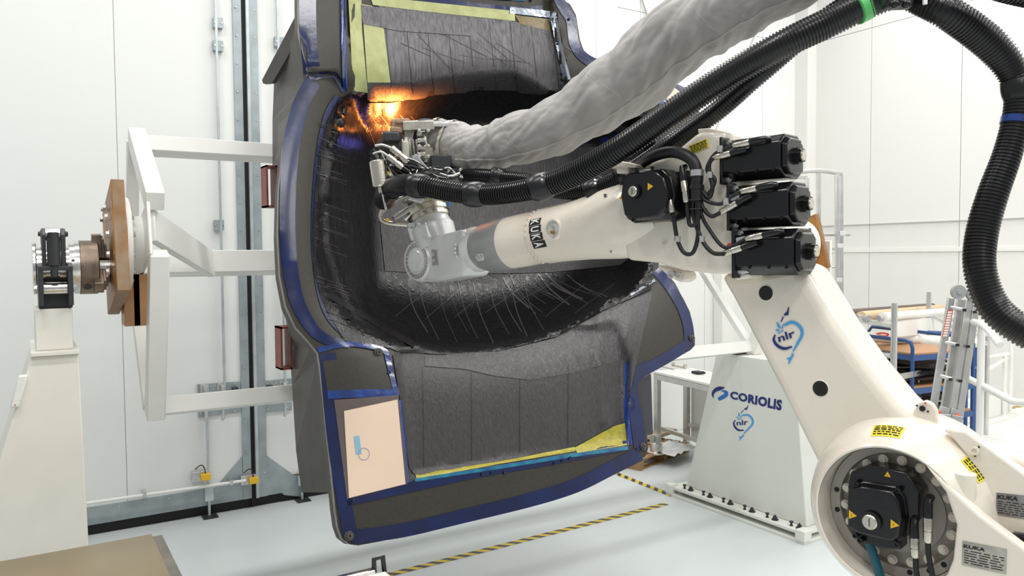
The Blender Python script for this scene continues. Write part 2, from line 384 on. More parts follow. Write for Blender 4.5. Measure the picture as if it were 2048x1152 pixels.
for i in range(22):
    inst('rivet', bpy.data.meshes['rv'], d1, (xe - .15 - i * .22, YG - .0145, .235), nY, None, .009)
for px_, py_ in ((402, 775), (420, 773), (430, 772), (470, 768), (402, 828), (470, 822)): inst('rivet', bpy.data.meshes['rv'], d1, aY(px_, py_, YG - .019), nY, None, .011)
for px_, py_ in ((535, 768), (552, 767), (575, 765), (535, 818), (575, 815)): inst('rivet', bpy.data.meshes['rv'], d2, aY(px_, py_, YG - .019), nY, None, .011)
def rod(par, p0, p1, foot=False, m=galv_l):
    a = aY(*p0, YG - .05); c = aY(*p1, YG - .05); a.x = c.x = (a.x + c.x) / 2
    r = mk('lock_rod', B().beam(a, c, .022, .03, YA), m, par)
    if foot: mk('floor_keeper', B().bx(c.x - .07, c.x + .07, YG - .15, YG - .01, 0.001, .012), iron_b, par); mk('rod_guide', B().bx(c.x - .04, c.x + .04, YG - .075, YG - .02, .16, .3), galv_l, par)
    return r
rod(d1, (436, -40), (443, 775)); rod(d1, (413, 800), (419, 1036), True); rod(d2, (557, -40), (567, 778)); rod(d2, (601, 940), (606, 1004), True)
for par, q in ((d1, (436, 46)), (d1, (436, 92)), (d1, (438, 450)), (d2, (558, 84))):
    c = aY(*q, YG - .04); mk('rod_guide', B().bx(c.x - .045, c.x + .045, c.y - .02, c.y + .04, c.z - .05, c.z + .05), galv, par)
    for s_ in (-1, 1): inst('rivet', bpy.data.meshes['rv'], par, (c.x + .032 * s_, c.y - .021, c.z), nY, None, .012)
for par, q in ((d1, (410, 782)), (d1, (444, 780)), (d2, (568, 775))):
    c = aY(*q, YG - .05)
    mk('latch', B().bx(c.x - .04, c.x + .04, YG - .03, YG - .018, c.z - .09, c.z + .07), alu, par)
    mk('latch_lever', B().tube([c + Vector((0, -.01, .05)), c + Vector((0, -.03, 0)), c + Vector((0, -.03, -.26)), c + Vector((0, 0, -.30))], .016, 10), alu, par)
for par, q in ((d1, (470, 780)), (d2, (539, 776))):
    c = aY(*q, YG - .03); mk('hook', B().bx(c.x - .03, c.x + .03, c.y - .03, c.y + .02, c.z - .07, c.z + .03), iron_b, par, .006)
pa = aY(168, 1004, YG - .09); pb = aY(492, 961, YG - .09)
sr = thing('safety_rail', 'thin white horizontal pipe across the lower left sliding door', 'pipe', ((pa.x + pb.x) / 2, pa.y, pa.z))
mk('pipe', B().tube([pa - XA * 1.2, pb], .016, 10), white_p, sr)
for t in (.35, .9): c = pa.lerp(pb, t); mk('pipe_clip', B().bx(c.x - .015, c.x + .015, c.y - .02, YG - .001, c.z - .025, c.z + .025), alu, sr)
for q, lb in (((411, 953), 'yellow safety switch on the lock rod of the left door'), ((507, 960), 'yellow safety switch on the seam between the two doors')):
    c = aY(*q, YG - .10); t = thing('safety_switch', lb, 'switch', c, 'yellow safety switches on the doors')
    mk('switch_body', B().bx(c.x - .045, c.x + .045, c.y - .03, c.y + .02, c.z - .035, c.z + .03), ywarn, t, .005)
    mk('mounting_bracket', B().bx(c.x - .12, c.x + .03, c.y + .02, YG - .015, c.z - .045, c.z + .05), alu, t, .003)
    mk('cable', B().tube(catmull([c + Vector((0, 0, .03)), c + Vector((-.01, -.01, .09)), c + Vector((-.04, 0, .12)), c + Vector((-.09, .03, .08))]), .005, 8), matt_b, t)
    for s_ in (-.08, ): 
        for zz in (-.025, .025): inst('screw', bpy.data.meshes['rv'], t, (c.x + s_, c.y + .0195, c.z + zz), nY, None, .008)
# rods high at the back wall on the right
for a, c, lb in (((1282, -8), (1300, 46), 'short thin grey rod on back wall above the grey sleeve'), ((1524, 40), (1432, 262), 'long slanting grey rod on back wall right of the sleeve')):
    tag(mk('brace_rod', B().tube([aY(*a, YW - .03), aY(*c, YW - .03)], .012, 10), alu), lb, 'rod', 'grey brace rods')
# black small plate + white wall handle on left wall
c = aY(160, 779, YW - .3)

# ================================================================== LEFT HEADSTOCK
YH = 4.95
def H(x, y, o=0): return aY(x, y, YH + o)
hs = thing('headstock_pedestal', 'cream steel pedestal at left edge carrying the roller bearing', 'pedestal', (H(110, 700).x, 5.2, 0))
f = lambda q: [H(*p) for p in q]
base = f([(63, 713), (158, 713), (172, 1100), (-60, 1100)])
base[2].z = base[3].z = 0.0
zt = base[0].z; base[1].z = zt
base[2].x += .03; base[3].x = base[0].x - .62
mk('pedestal_body', B().prism(base, Vector((0, .75, 0))), cream, hs, .008)
mk('top_flange', B().bx(H(61, 713).x, H(159, 713).x, YH - .03, YH + .78, zt, zt + .022), cream, hs, .003)
cx0, cx1 = H(70, 660).x, H(147, 660).x
mk('column', B().bx(cx0, cx1, YH + .05, YH + .55, zt + .022, H(70, 620).z), cream, hs, .006)
mk('cable_plate', B().bx(H(158, 780).x, H(164, 780).x, YH + .2, YH + .26, H(158, 790).z, H(158, 768).z), iron_b, hs)
# roller bearing
AY_, AZ_ = 5.25, None
pA = aY(150, 535, 5.25); AZ_ = pA.z
def XP(x): return aY(x, 535, 5.25).x
def rp(px): return px * 4.75 / F
rb = thing('roller_bearing', 'black forked roller bearing with bright steel rollers on the cream pedestal', 'bearing', (XP(105), 5.25, H(70, 620).z))
zb = H(70, 620).z
mk('bearing_block', B().bx(XP(74), XP(140), 5.05, 5.45, zb, AZ_ - rp(46)), iron_b, rb, .006)
for xx in ((74, 84), (130, 140)):
    mk('cheek_plate', B().prism([Vector((XP(xx[0]), y_, z_)) for y_, z_ in ((4.92, zb + .02), (4.92, AZ_ + rp(4)), (5.02, AZ_ + rp(10)), (5.45, AZ_ + rp(10)), (5.45, zb + .02))], Vector((XP(xx[1]) - XP(xx[0]), 0, 0))), iron_b, rb, .004)
mk('cross_bar', B().bx(XP(74), XP(140), 4.915, 5.0, AZ_ - rp(4), AZ_ + rp(4)), iron_b, rb, .004)
for xx in ((83, 91), (119, 128)):
    mk('upper_arm', B().prism([Vector((XP(xx[0]), y_, z_)) for y_, z_ in ((4.93, AZ_ + rp(3)), (4.93, AZ_ + rp(60)), (4.97, AZ_ + rp(72)), (5.3, AZ_ + rp(72)), (5.3, AZ_ + rp(45)), (5.02, AZ_ + rp(35)), (5.02, AZ_ + rp(3)))], Vector((XP(xx[1]) - XP(xx[0]), 0, 0))), iron_b, rb, .004)
mk('top_roller', B().lathe((XP(90), 5.02, AZ_ + rp(62)), XA, [(0, rp(11)), (.003, rp(12)), (XP(120) - XP(90), rp(12))], 28), steel, rb)
mk('lower_roller', B().lathe((XP(84), 4.985, AZ_ - rp(36)), XA, [(0, rp(11)), (XP(129) - XP(84), rp(11))], 28), steel, rb)
mk('clamp_stud', B().lathe((XP(105), 4.93, AZ_ - rp(14)), Z, [(0, .018), (.06, .018), (.06, .032), (.21, .032), (.21, .026), (.24, .026)], 16), iron_b, rb)
for xx, zz in ((82, 62), (129, 62)): inst('bolt', boltD, rb, (XP(xx), 5.0, AZ_ + rp(zz)), (-XA if xx < 100 else XA), None, .014)
for xx in (72, 141): inst('bolt', boltS, rb, (XP(xx), 4.985, AZ_ - rp(36)), (-XA if xx < 100 else XA), None, .016)
sp = thing('spindle_chuck', 'steel spindle with brown three jaw chuck between bearing and rust coloured plate', 'chuck', (XP(130), 5.25, AZ_))
L = lambda l: [(XP(a) - XP(65), rp(r)) for a, r in l]
mk('spindle', B().lathe((XP(65), 5.25, AZ_), XA, L([(65, 48), (66, 50), (71, 50), (73, 47), (73, 41), (90, 41), (90, 38), (118, 38), (118, 42), (138, 42), (138, 49), (148, 49), (148, 51), (158, 51)]), 48), steel, sp)
mk('chuck_body', B().lathe((XP(158), 5.25, AZ_), XA, [(0, rp(51)), (.003, rp(52)), (XP(194) - XP(158), rp(52)), (XP(196) - XP(158), rp(49)), (XP(196) - XP(158), rp(10))], 48), rsteel, sp)
for i in range(3):
    a = math.radians(90 + 120 * i + 8); dr = Vector((0, math.cos(a), math.sin(a))); tn = Vector((0, -math.sin(a), math.cos(a))); b = B()
    for q, (r0, r1, x0, x1) in enumerate(((20, 64, 184, 203), (20, 56, 203, 208), (20, 46, 208, 213), (18, 34, 213, 218))):
        b.box(Vector((0, 5.25, AZ_)) + dr * rp((r0 + r1) / 2) + XA * ((XP(x0) + XP(x1)) / 2), XA * (XP(x1) - XP(x0)), dr * rp(r1 - r0), tn * .07)
    mk('jaw', b, rsteel, sp, .002)
mk('splined_shaft', B().lathe((XP(194), 5.25, AZ_), XA, [(0, rp(19)), (XP(221) - XP(194), rp(19)), (XP(221) - XP(194), rp(26)), (XP(225) - XP(194), rp(26))], 20), steel, sp, smooth=10)
inst('chuck_key_hole', unit('keyhole', B().lathe((0, 0, 0), Z, [(0, 1), (.05, 1), (.05, .7), (-.6, .65)], 20), iron_b), sp, Vector((XP(172), 5.25, AZ_)) + Vector((0, -.71, -.704)) * rp(52), Vector((0, -.71, -.704)), None, .022)
inst('grub_hole', bpy.data.meshes['keyhole'], sp, Vector((XP(144), 5.25, AZ_)) + Vector((0, -.96, .28)) * rp(49.3), Vector((0, -.96, .28)), None, .008)

# ================================================================== TOOL FRAME (white) + plates
TH = math.radians(15)
FZ = 2.68; FY = 5.25
def fr(X, y_, z_): return Vector((X, FY + y_ * math.cos(TH) + z_ * math.sin(TH), FZ + z_ * math.cos(TH) - y_ * math.sin(TH)))
ry = Vector((0, math.cos(TH), -math.sin(TH))); rz = Vector((0, math.sin(TH), math.cos(TH)))
tf = thing('rotating_frame', 'white box section steel frame holding the black mould between two bearings', 'frame', (3.4, FY, FZ))
X0, X1 = 0.655, 6.15
def fbox(nm, a, c, wd, m=white_p, up=XA, **k): return mk(nm, B().beam(a, c, wd[0], wd[1], up), m, tf, .006, **k)
fbox('top_beam', fr(X0, .36, .80), fr(X1, .36, .80), (.13, .11), up=rz)
fbox('middle_beam', fr(X0 - .0, .86, .10), fr(X1, .86, .10), (.14, .17), up=rz)
fbox('bottom_beam', fr(X0, .34, -.97), fr(X1, .34, -.97), (.14, .11), up=rz)
for xe_, sg in ((X0, 1), (X1, -1)):
    fbox('end_arm', fr(xe_, -.30, .18), fr(xe_, .34, .86), (.12, .105))
    fbox('end_arm', fr(xe_, -.32, -.14), fr(xe_, .30, -1.03), (.12, .105))
    fbox('end_strut', fr(xe_ - .02 * sg, .36, .83), fr(xe_ - .02 * sg, .86, .10), (.06, .08))
    fbox('end_strut', fr(xe_ - .02 * sg, .86, .10), fr(xe_ - .02 * sg, .34, -.97), (.06, .08))
    mk('hub_plate', B().prism([fr(xe_ - .055 * sg, *q) for q in ((-.36, -.16), (-.36, .16), (.2, .16), (.2, -.16))], XA * .02 * sg), white_p, tf, .006)
    mk('gusset_brace', B().beam(fr(xe_ - .02 * sg, -.22, .06), fr(xe_ + .50 * sg, .80, .08), .05, .20, rz), white_p, tf, .006)
# hub + disc left
pL = aY(255, 471, 5.25); pR = aY(1598, 488, 5.25)
XLd = pL.x
mk('hub', B().lathe((XLd, FY, FZ), XA, [(0, .14), (0, .175), (X0 - .055 - XLd, .175)], 40), white_p, tf)
mk('flange_disc', B().lathe((XLd - .03, FY, FZ), XA, [(0, .10), (0, .278), (.004, .285), (.03, .285), (.034, .28), (.034, .12)], 56), white_p, tf)
XRd = pR.x
mk('hub', B().lathe((X1 + .06, FY, FZ), XA, [(0, .16), (XRd - X1 - .06, .16)], 40), white_p, tf)
for q in ((0, 1), (1, 0)):
    mk('hub_web', B().box(Vector(((X1 + .1 + XRd) / 2, FY, FZ)), XA * (XRd - X1 - .1), ry * (.42 if q[0] else .05), rz * (.42 if q[1] else .05)), white_p, tf, .004)
mk('flange_disc', B().lathe((XRd - .03, FY, FZ), XA, [(0, .10), (0, .255), (.004, .262), (.03, .262), (.034, .12)], 56), white_p, tf)
for i in range(12):
    a = 2 * math.pi * (i + .5) / 12; dr = Vector((0, math.cos(a), math.sin(a)))
    inst('bolt', boltS, tf, Vector((XLd + .006, FY, FZ)) + dr * .225, XA, None, .016)
    inst('bolt', boltD, tf, Vector((XRd - .031, FY, FZ)) + dr * .215, -XA, None, .013)
def sqplate(xc, th, s, label):
    t = thing('adapter_plate', label, 'plate', (xc, FY, FZ - s * .6))
    c = Vector((xc, FY, FZ - .03)); mk('plate', B().box(c, XA * th, ry * s, rz * s), rust, t, .004); return t, c
tL, cL = sqplate(XLd - .068, .07, .66, 'large square rust brown plate bolted to the white flange at left')
mk('scale_edge', B().box(cL - ry * .331 , XA * .06, ry * .004, rz * .655), rust_e, tL)
mk('scale_edge', B().box(cL - rz * .331 , XA * .06, rz * .004, ry * .655), rust_e, tL)
for i in range(12):
    a = 2 * math.pi * (i + .5) / 12; dr = Vector((0, math.cos(a), math.sin(a))); inst('bolt', boltS, tL, Vector((XLd - .118, FY, FZ)) + dr * .225, -XA, None, .018)
tR, cR = sqplate(XRd + .03, .05, .56, 'square rust brown plate behind the white disc at right')
mk('scale_edge', B().box(cR - ry * .281, XA * .04, ry * .003, rz * .55), rust_e, tR)
for i, (w_, xo) in enumerate(((.18, .55), (.16, .66))):
    tag(mk('timber_wedge', B().box(Vector((aY(262 + i * 18, 560, 5.3).x, 5.36, 2.34)), XA * .09, YA * .2, Z * .32), shelfw, None, .004), ('light brown wooden block behind the rust plate, nearer the plate', 'light brown wooden block behind the rust plate, nearer the white arm')[i], 'block', 'wooden blocks under the hub')

# ================================================================== RIGHT PEDESTAL
XPf = 5.95
def Cq(x, y): return aX(x, y, XPf)
pb_l = Cq(1372, 990); pb_r = Cq(1612, 1112); pt_l = Cq(1433, 705)
yc = (pb_l.y + pb_r.y) / 2; hw = (pb_l.y - pb_r.y) / 2; tz = pt_l.z; thw = abs(pt_l.y - yc)
zb_ = 0.10
cp = thing('tailstock_pedestal', 'large tapered off white pedestal with blue lettering at right of the mould', 'pedestal', (XPf + .9, yc, 0))
pts = [Vector((XPf, yc + hw, zb_)), Vector((XPf, yc - hw, zb_)), Vector((XPf, Cq(1590, 740).y, tz)), Vector((XPf, yc + thw, tz))]
mk('pedestal_body', B().prism(pts, XA * 1.9), greenw, cp, .01)
bl = Cq(1337, 1004); 
by0, by1 = yc - hw - .10, yc + hw + .14
for z0, z1, nm, g in ((0, .028, 'lower_base_plate', .0), (.07, .10, 'upper_base_plate', .02)):
    mk(nm, B().bx(XPf - .16 + g, XPf + 2.1, by0 + g, by1 - g, z0, z1), greenw, cp, .003)
mk('base_core', B().bx(XPf + .02, XPf + 1.9, by0 + .15, by1 - .15, .028, .07), greenw, cp)
for yy in (by0 + .04, by1 - .04): mk('corner_block', B().bx(XPf - .17, XPf - .07, yy - .05, yy + .05, .028, .12), greenw, cp, .003)
n_ = 6
studm = unit('stud', B().lathe((0, 0, -1.5), Z, [(0, .35), (1.5, .35), (1.5, .8), (1.8, .8), (1.8, .5), (3.0, .5), (3.0, .9), (3.7, .9)], 10), iron_b)
nutm = unit('anchor_nut', B().lathe((0, 0, -1.4), Z, [(0, .4), (1.4, .4), (1.4, 1.5), (1.8, 1.5), (1.8, 1), (2.8, .9), (2.8, .4), (3.5, .4)], 12), iron_b)
for i in range(n_):
    yy = by1 - .20 - i * (by1 - by0 - .4) / (n_ - 1)
    inst('levelling_screw', studm, cp, (XPf - .08, yy, .10), Z, None, .02)
    inst('anchor_bolt', nutm, cp, (XPf - .075, yy - .085, .10), Z, None, .022)
    inst('anchor_bolt', nutm, cp, (XPf + .15 + i * .3, by0 + .05, .10), Z, None, .022)
nX = Vector((-1, 0, 0))
for q in ((1371, 983), (1594, 1065)): inst('rubber_plug', unit('plug', B().lathe((0, 0, 0), Z, [(0, 1), (.15, 1), (.2, .8), (.1, .7)], 24), gloss_b) if q[0] == 1371 else bpy.data.meshes['plug'], cp, Cq(*q), nX, None, .035)
# lettering on pedestal
cor = text_decal('lettering', 'CORIOLIS', [(1460, 797), (1563, 822), (1565, 800), (1461, 782)], Cq, navy, cp, .003, nX, .05, spacing=1.08)
b = B(); rib_flat(b, catmull([(1449, 775), (1433, 779), (1426, 787), (1427, 796)], 6), [2, 4, 6, 8, 8, 8, 8, 7, 7, 6, 6, 5, 5, 4, 4, 3, 2, 2, 1][:19], Cq, nX, .003); mk('logo_arc', b, navy, cp)
b = B(); rib_flat(b, catmull([(1443, 781), (1451, 784), (1452, 790), (1437, 799)], 6), [2, 2, 3, 4, 5, 6, 7, 8, 8, 8, 8, 8, 8, 8, 8, 8, 8, 7, 6][:19], Cq, nX, .003); mk('logo_arc', b, midb, cp)
def emblem(par, fn, n, ox, oy, s, rot=0.0, lift=.003):
    """round emblem: dark and light arcs, crown, small rocket and aeroplane, letters in the middle"""
    cr, sr_ = math.cos(rot), math.sin(rot)
    def T(x, y): return (ox + s * (x * cr - y * sr_), oy + s * (x * sr_ + y * cr))
    def arc(pts, ws, m, nm):
        b = B(); pp = [T(*p) for p in catmull(pts, 6)]; nn = len(pp)
        wl = [float(np.interp(i / (nn - 1), np.linspace(0, 1, len(ws)), ws)) * s for i in range(nn)]
        rib_flat(b, pp, wl, fn, n, lift); mk(nm, b, m, par)
    def pol(pts, m, nm):
        mk(nm, B().prism([fn(*T(*p)) + n * lift for p in pts], -n * .0008), m, par)
    arc([(-27, -3), (-30, 8), (-22, 20), (-8, 26), (8, 22)], [2.5, 5, 6, 6, 3], navy, 'emblem_arc')
    arc([(-8, -23), (8, -29), (24, -20), (29, -4), (20, 14), (10, 32)], [5, 6, 6.5, 6, 5, 2.5], sky, 'emblem_arc')
    pol([(-27, -13), (-24, -10), (-18, -11), (-21, -15)], sky, 'crown_point'); pol([(-24, -29), (-22, -29), (-17, -22), (-15, -15), (-21, -18), (-23, -22)], sky, 'crown_point')
    pol([(-12, -24), (-9, -26), (-11, -16), (-14, -14)], sky, 'crown_point'); pol([(-22, -7), (-10, -13), (-9, -11), (-21, -5)], sky, 'crown_point')
    pol([(-16, -30), (-11, -41), (-9, -40), (-14, -29)], navy, 'rocket'); pol([(-9, -45), (-2, -52), (0, -60), (2, -60), (1, -50), (0, -42), (-3, -44), (-7, -42)], navy, 'rocket')
    pol([(9, 34), (10, 38), (14, 38), (10, 42), (6, 50), (2, 58), (0, 58), (2, 49), (-3, 47), (-3, 45), (3, 45), (7, 41), (7, 36)], sky, 'aeroplane')
    text_decal('lettering', 'nlr', [T(-19, 13), T(16, 1), T(11, -15), T(-23, -2)] , fn, navy, par, lift, n, .022)
emblem(cp, Cq, nX, 1487, 846, .62, rot=.25)
# upper column of the tailstock
ub = aX(1661, 481, 6.98); 
mk('upper_plate', B().bx(6.98, 7.01, ub.y, ub.y + .7, tz - .02, ub.z), white_p, cp, .01)
mk('upper_column', B().bx(7.01, 7.3, ub.y + .22, ub.y + .7, tz - .02, ub.z - .05), white_p, cp, .01)
for i in range(6): inst('bolt', boltD, cp, (6.979, ub.y + .05, ub.z - .12 - i * .13), nX, None, .013)

# ================================================================== MOULD (the tool)
TY0 = 4.62; TT = math.tan(TH)
def seg_dist(P, poly, closed=True):
    d = np.full(len(P), 1e9); n = len(poly)
    for i in range(n if closed else n - 1):
        a = np.array(poly[i], float); b_ = np.array(poly[(i + 1) % n], float); ab = b_ - a
        t = np.clip(((P - a) @ ab) / (ab @ ab), 0, 1); q = a + t[:, None] * ab; d = np.minimum(d, np.hypot(*(P - q).T))
    return d
def inside(P, poly):
    n = len(poly); r = np.zeros(len(P), bool); x_, y_ = P[:, 0], P[:, 1]
    for i in range(n):
        (xa, ya), (xb, yb) = poly[i], poly[(i + 1) % n]
        if ya == yb: continue
        c = ((ya > y_) != (yb > y_)) & (x_ < (xb - xa) * (y_ - ya) / (yb - ya) + xa); r ^= c
    return r
def sm(t): t = np.clip(t, 0, 1); return t * t * (3 - 2 * t)
BOWL = [tuple(p) for p in catmull([(700, 190), (672, 240), (650, 320), (640, 420), (645, 520), (668, 600), (720, 655), (800, 685), (900, 698), (1000, 690), (1100, 664), (1195, 618), (1262, 580), (1296, 520), (1292, 430), (1296, 340), (1300, 270), (1250, 215), (1150, 192), (1060, 182), (960, 178), (860, 190), (780, 204)], 4)]
LOWP = [(786, 700), (1235, 640), (1262, 720), (1258, 890), (815, 960), (797, 790)]
UPP = [(696, -70), (1100, -70), (1112, 25), (1138, 165), (1125, 200), (760, 220), (700, 185)]
FLG = [(590, -70), (692, -70), (692, 182), (668, 150), (612, 150), (590, 60)]
def ycv(x_): return np.interp(x_, [735, 820, 900, 1000, 1030, 1060, 1095, 1140], [166, 163, 146, 137, 137, 152, 176, 190])
def depth_px(P):
    P = np.asarray(P, float).reshape(-1, 2)
    d = seg_dist(P, BOWL); ins = inside(P, BOWL)
    kk = 46 + 60 * sm((760 - P[:, 0]) / 120) + 10 * sm((300 - P[:, 1]) / 100) + 25 * sm((P[:, 0] - 1120) / 120)
    dp = np.where(ins, .16 + .78 * (1 - np.exp(-d / kk)), .16 * np.exp(-(d / 34) ** 1.2))
    for poly, dv, r in ((LOWP, .05, 14), (UPP, .09, 10)):
        dd = seg_dist(P, poly); i2 = inside(P, poly) & ~ins
        dp = dp + np.where(i2, dv * sm(dd / r), 0) + np.where(ins, dv * np.exp(-d / 40) * (P[:, 1] > 400 if poly is LOWP else P[:, 1] < 260), 0)
    # ridge on the right wall of the bowl, bump at (1215,600)
    g = np.exp(-(((P[:, 0] - 1215) / 26) ** 2 + ((P[:, 1] - 590) / 34) ** 2)); dp = dp - .10 * g * ins
    # bulge of the bowl's rear wall: two broad steps
    dp = dp - ins * .06 * np.exp(-((P[:, 0] - 690 - .12 * (P[:, 1] - 400)) / 22) ** 2) * sm(d / 20)
    rg = seg_dist(P, [(700, 180), (668, 270), (655, 380), (662, 480), (690, 570), (760, 670)], False); dp = dp - ins * .07 * np.exp(-(rg / 15) ** 2) * sm(d / 12)
    rr = seg_dist(P, [(1290, 545), (1235, 565), (1232, 590), (1200, 615), (1198, 700), (1215, 850)], False); dp = dp - .035 * np.exp(-(rr / 12) ** 2) * (P[:, 1] < 860)
    # panel beads
    dp = dp + (~ins) * .018 * np.exp(-((P[:, 0] - (1204 + (P[:, 1] - 700) * .1)) / 7) ** 2) * sm((P[:, 1] - 640) / 50) * sm((860 - P[:, 1]) / 40)
    # upper flange kink that runs from (1030,150) to (1095,185)
    e = seg_dist(P, [(1020, -60), (1030, 140), (1090, 190)], False); dp = dp - (~ins) * .025 * np.exp(-(e / 18) ** 2) * (P[:, 1] < 230)
    xin = (P[:, 0] > 738) & (P[:, 0] < 1135)
    dp = dp + (~ins) * xin * (P[:, 1] < 230) * .20 * sm((P[:, 1] - ycv(P[:, 0])) / 48) * sm((P[:, 0] - 738) / 20) * sm((1135 - P[:, 0]) / 20)
    dp = dp + ins * xin * (P[:, 1] < 400) * .20 * np.exp(-d / 45) * sm((P[:, 0] - 738) / 20) * sm((1135 - P[:, 0]) / 20)
    # left upper step
    dF = seg_dist(P, FLG); dp = dp - np.where(inside(P, FLG), .05 * sm(dF / 8), 0)
    return dp
PB2 = BOWL
def TPa(P, off=0.0):
    P = np.asarray(P, float).reshape(-1, 2)
    if off == -99: dps = depth_px(P) + .06 * sm((seg_dist(P, BOWL) - 1) / 9) * inside(P, BOWL) + .012 * sm((seg_dist(P, LOWP) - 16) / 10) * inside(P, LOWP) * ~inside(P, BOWL)
    else: dps = depth_px(P) - off
    out = []
    for (x_, y_), dd in zip(P, dps):
        d = ray(x_, y_); t = (TY0 + dd) / (d.y - TT * d.z); out.append(CAM + d * t)
    return out
OUT = [(597, -70), (598, 60), (606, 100), (617, 148), (600, 180), (580, 230), (566, 300), (558, 380), (556, 470), (560, 550), (572, 612), (592, 655), (622, 688), (636, 706), (643, 750), (652, 840), (662, 930), (671, 1020), (676, 1055), (684, 1077), (700, 1089), (716, 1091), (760, 1083), (900, 1051), (1020, 1021), (1120, 997), (1160, 982), (1220, 952), (1278, 922), (1291, 912), (1296, 898), (1294, 870), (1284, 800), (1279, 772), (1284, 757), (1300, 745), (1380, 701), (1389, 692), (1390, 678), (1380, 624), (1350, 566), (1318, 530), (1322, 450), (1335, 380), (1352, 300), (1392, 250), (1400, 215), (1385, 190), (1350, 168), (1260, 150), (1195, 132), (1172, 112), (1160, 80), (1152, 30), (1140, 8), (1120, -4), (1100, -70)]
def surf_patch(poly, off, gs, side=0.0):
    """pixel polygon cut on a pixel grid and laid on the mould surface"""
    bm = bmesh.new(); vs = [bm.verts.new((p[0], p[1], 0)) for p in poly]; bm.faces.new(vs)
    bmesh.ops.triangulate(bm, faces=bm.faces[:])
    xs = [p[0] for p in poly]; ys = [p[1] for p in poly]
    for ax, lo, hi in ((0, min(xs), max(xs)), (1, min(ys), max(ys))):
        k = math.floor(lo / gs) * gs + gs
        while k < hi:
            co = (k, 0, 0) if ax == 0 else (0, k, 0); no = (1, 0, 0) if ax == 0 else (0, 1, 0)
            bmesh.ops.bisect_plane(bm, geom=bm.verts[:] + bm.edges[:] + bm.faces[:], dist=1e-4, plane_co=co, plane_no=no); k += gs
    bmesh.ops.remove_doubles(bm, verts=bm.verts, dist=.6); bmesh.ops.dissolve_degenerate(bm, edges=bm.edges, dist=.3)
    bmesh.ops.triangulate(bm, faces=[f for f in bm.faces if len(f.verts) > 4])
    bm.verts.ensure_lookup_table(); bm.verts.index_update()
    P = [(v.co.x, v.co.y) for v in bm.verts]; Q = TPa(P, off)
    b = B(); b.keep = True; b.v = Q; b.f = []
    for f in bm.faces:
        ix = [v.index for v in f.verts]; ar = sum(P[ix[i - 1]][0] * P[ix[i]][1] - P[ix[i]][0] * P[ix[i - 1]][1] for i in range(len(ix)))
        if abs(ar) > 1e-3: b.f.append(ix if ar < 0 else ix[::-1])
    if side:
        be = [e for e in bm.edges if len(e.link_faces) == 1]; n = len(b.v); mp = {}
        for e in be:
            for v in e.verts:
                if v.index not in mp: mp[v.index] = len(b.v); b.v.append(Q[v.index] + Vector((0, side * math.cos(TH), -side * math.sin(TH))))
        for e in be: i, j = e.verts[0].index, e.verts[1].index; b.f.append([i, j, mp[j], mp[i]])
    bm.free(); return b
mo = thing('composite_mould', 'huge black carbon fibre mould with deep bowl and blue taped rim in the centre', 'mould', (3.3, 4.8, .9))
body = mk('mould_skin', surf_patch(OUT, -99, 9), rim_m, mo, smooth=60)
bb = B()
n = len(OUT); OP = []
for i in range(n):
    a, c = OUT[i], OUT[(i + 1) % n]; m_ = max(1, int(math.hypot(a[0] - c[0], a[1] - c[1]) / 12))
    OP += [(a[0] + (c[0] - a[0]) * k / m_, a[1] + (c[1] - a[1]) * k / m_) for k in range(m_)]
Q = TPa(OP); bk = Vector((0, math.cos(TH), -math.sin(TH))); n = len(Q); gap = 0.0
bb.add([q for q in Q] + [q + bk * .035 for q in Q], [(i, (i + 1) % n, (i + 1) % n + n, i + n) for i in range(n)])
mk('rim_edge', bb, edge_m, mo)
mk('shell_edge', B().add([q + bk * .035 for q in Q] + [q + bk * .10 for q in Q], [(i, (i + 1) % n, (i + 1) % n + n, i + n) for i in range(n)]), brackm, mo)
# closed back shell so that the mould has real depth from any side
bs = surf_patch(OUT, -.10, 12); mk('back_skin', bs, brackm, mo)
# plies and tapes
def patch(nm, poly, m, off=.004, gs=12, label=None): return mk(nm, surf_patch(poly, off, gs), m, mo, smooth=60, label=label)
def rpoly(pts, w_, n_=5, jit=0):
    pp = catmull(pts, n_) if n_ > 1 else pts; ws = w_
    if isinstance(w_, (list, tuple)): ws = [float(np.interp(i / (len(pp) - 1), np.linspace(0, 1, len(w_)), w_)) for i in range(len(pp))]
    return ribbon2d(pp, ws)
def strip(nm, pts, w_, m, off=.006, n_=5, label=None):
    r = rpoly(pts, w_, n_); dens = []
    for i in range(len(r) - 1):
        (a, c), (d, e) = r[i], r[i + 1]; k = max(1, int(np.linalg.norm((a + c) / 2 - (d + e) / 2) / 10))
        dens += [(a + (d - a) * t / k, c + (e - c) * t / k) for t in range(k)]
    dens.append(r[-1]); P = []
    for a, c in dens: P += [tuple(a), tuple(a * .66 + c * .34), tuple(a * .34 + c * .66), tuple(c)]
    Q = TPa(P, off); b = B(); f = []
    for i in range(len(dens) - 1):
        for j in range(3): k = 4 * i + j; f.append((k, k + 1, k + 5, k + 4))
    b.add(Q, f); return mk(nm, b, m, mo, smooth=60, label=label)
patch('bowl_ply', [(x_, y_) for x_, y_ in [(706, 188), (678, 196), (655, 240), (640, 300), (630, 380), (625, 460), (628, 540), (640, 590), (655, 625), (690, 682), (780, 696), (800, 704), (900, 709), (1000, 701), (1112, 673), (1202, 622), (1302, 578), (1306, 540), (1300, 480), (1304, 380), (1318, 290), (1320, 240), (1240, 195), (1140, 188), (1040, 182), (960, 180), (860, 192), (780, 206), (735, 206), (735, 186)]], bowl_m, .009, 9, label='glossy black carbon ply lining the bowl')
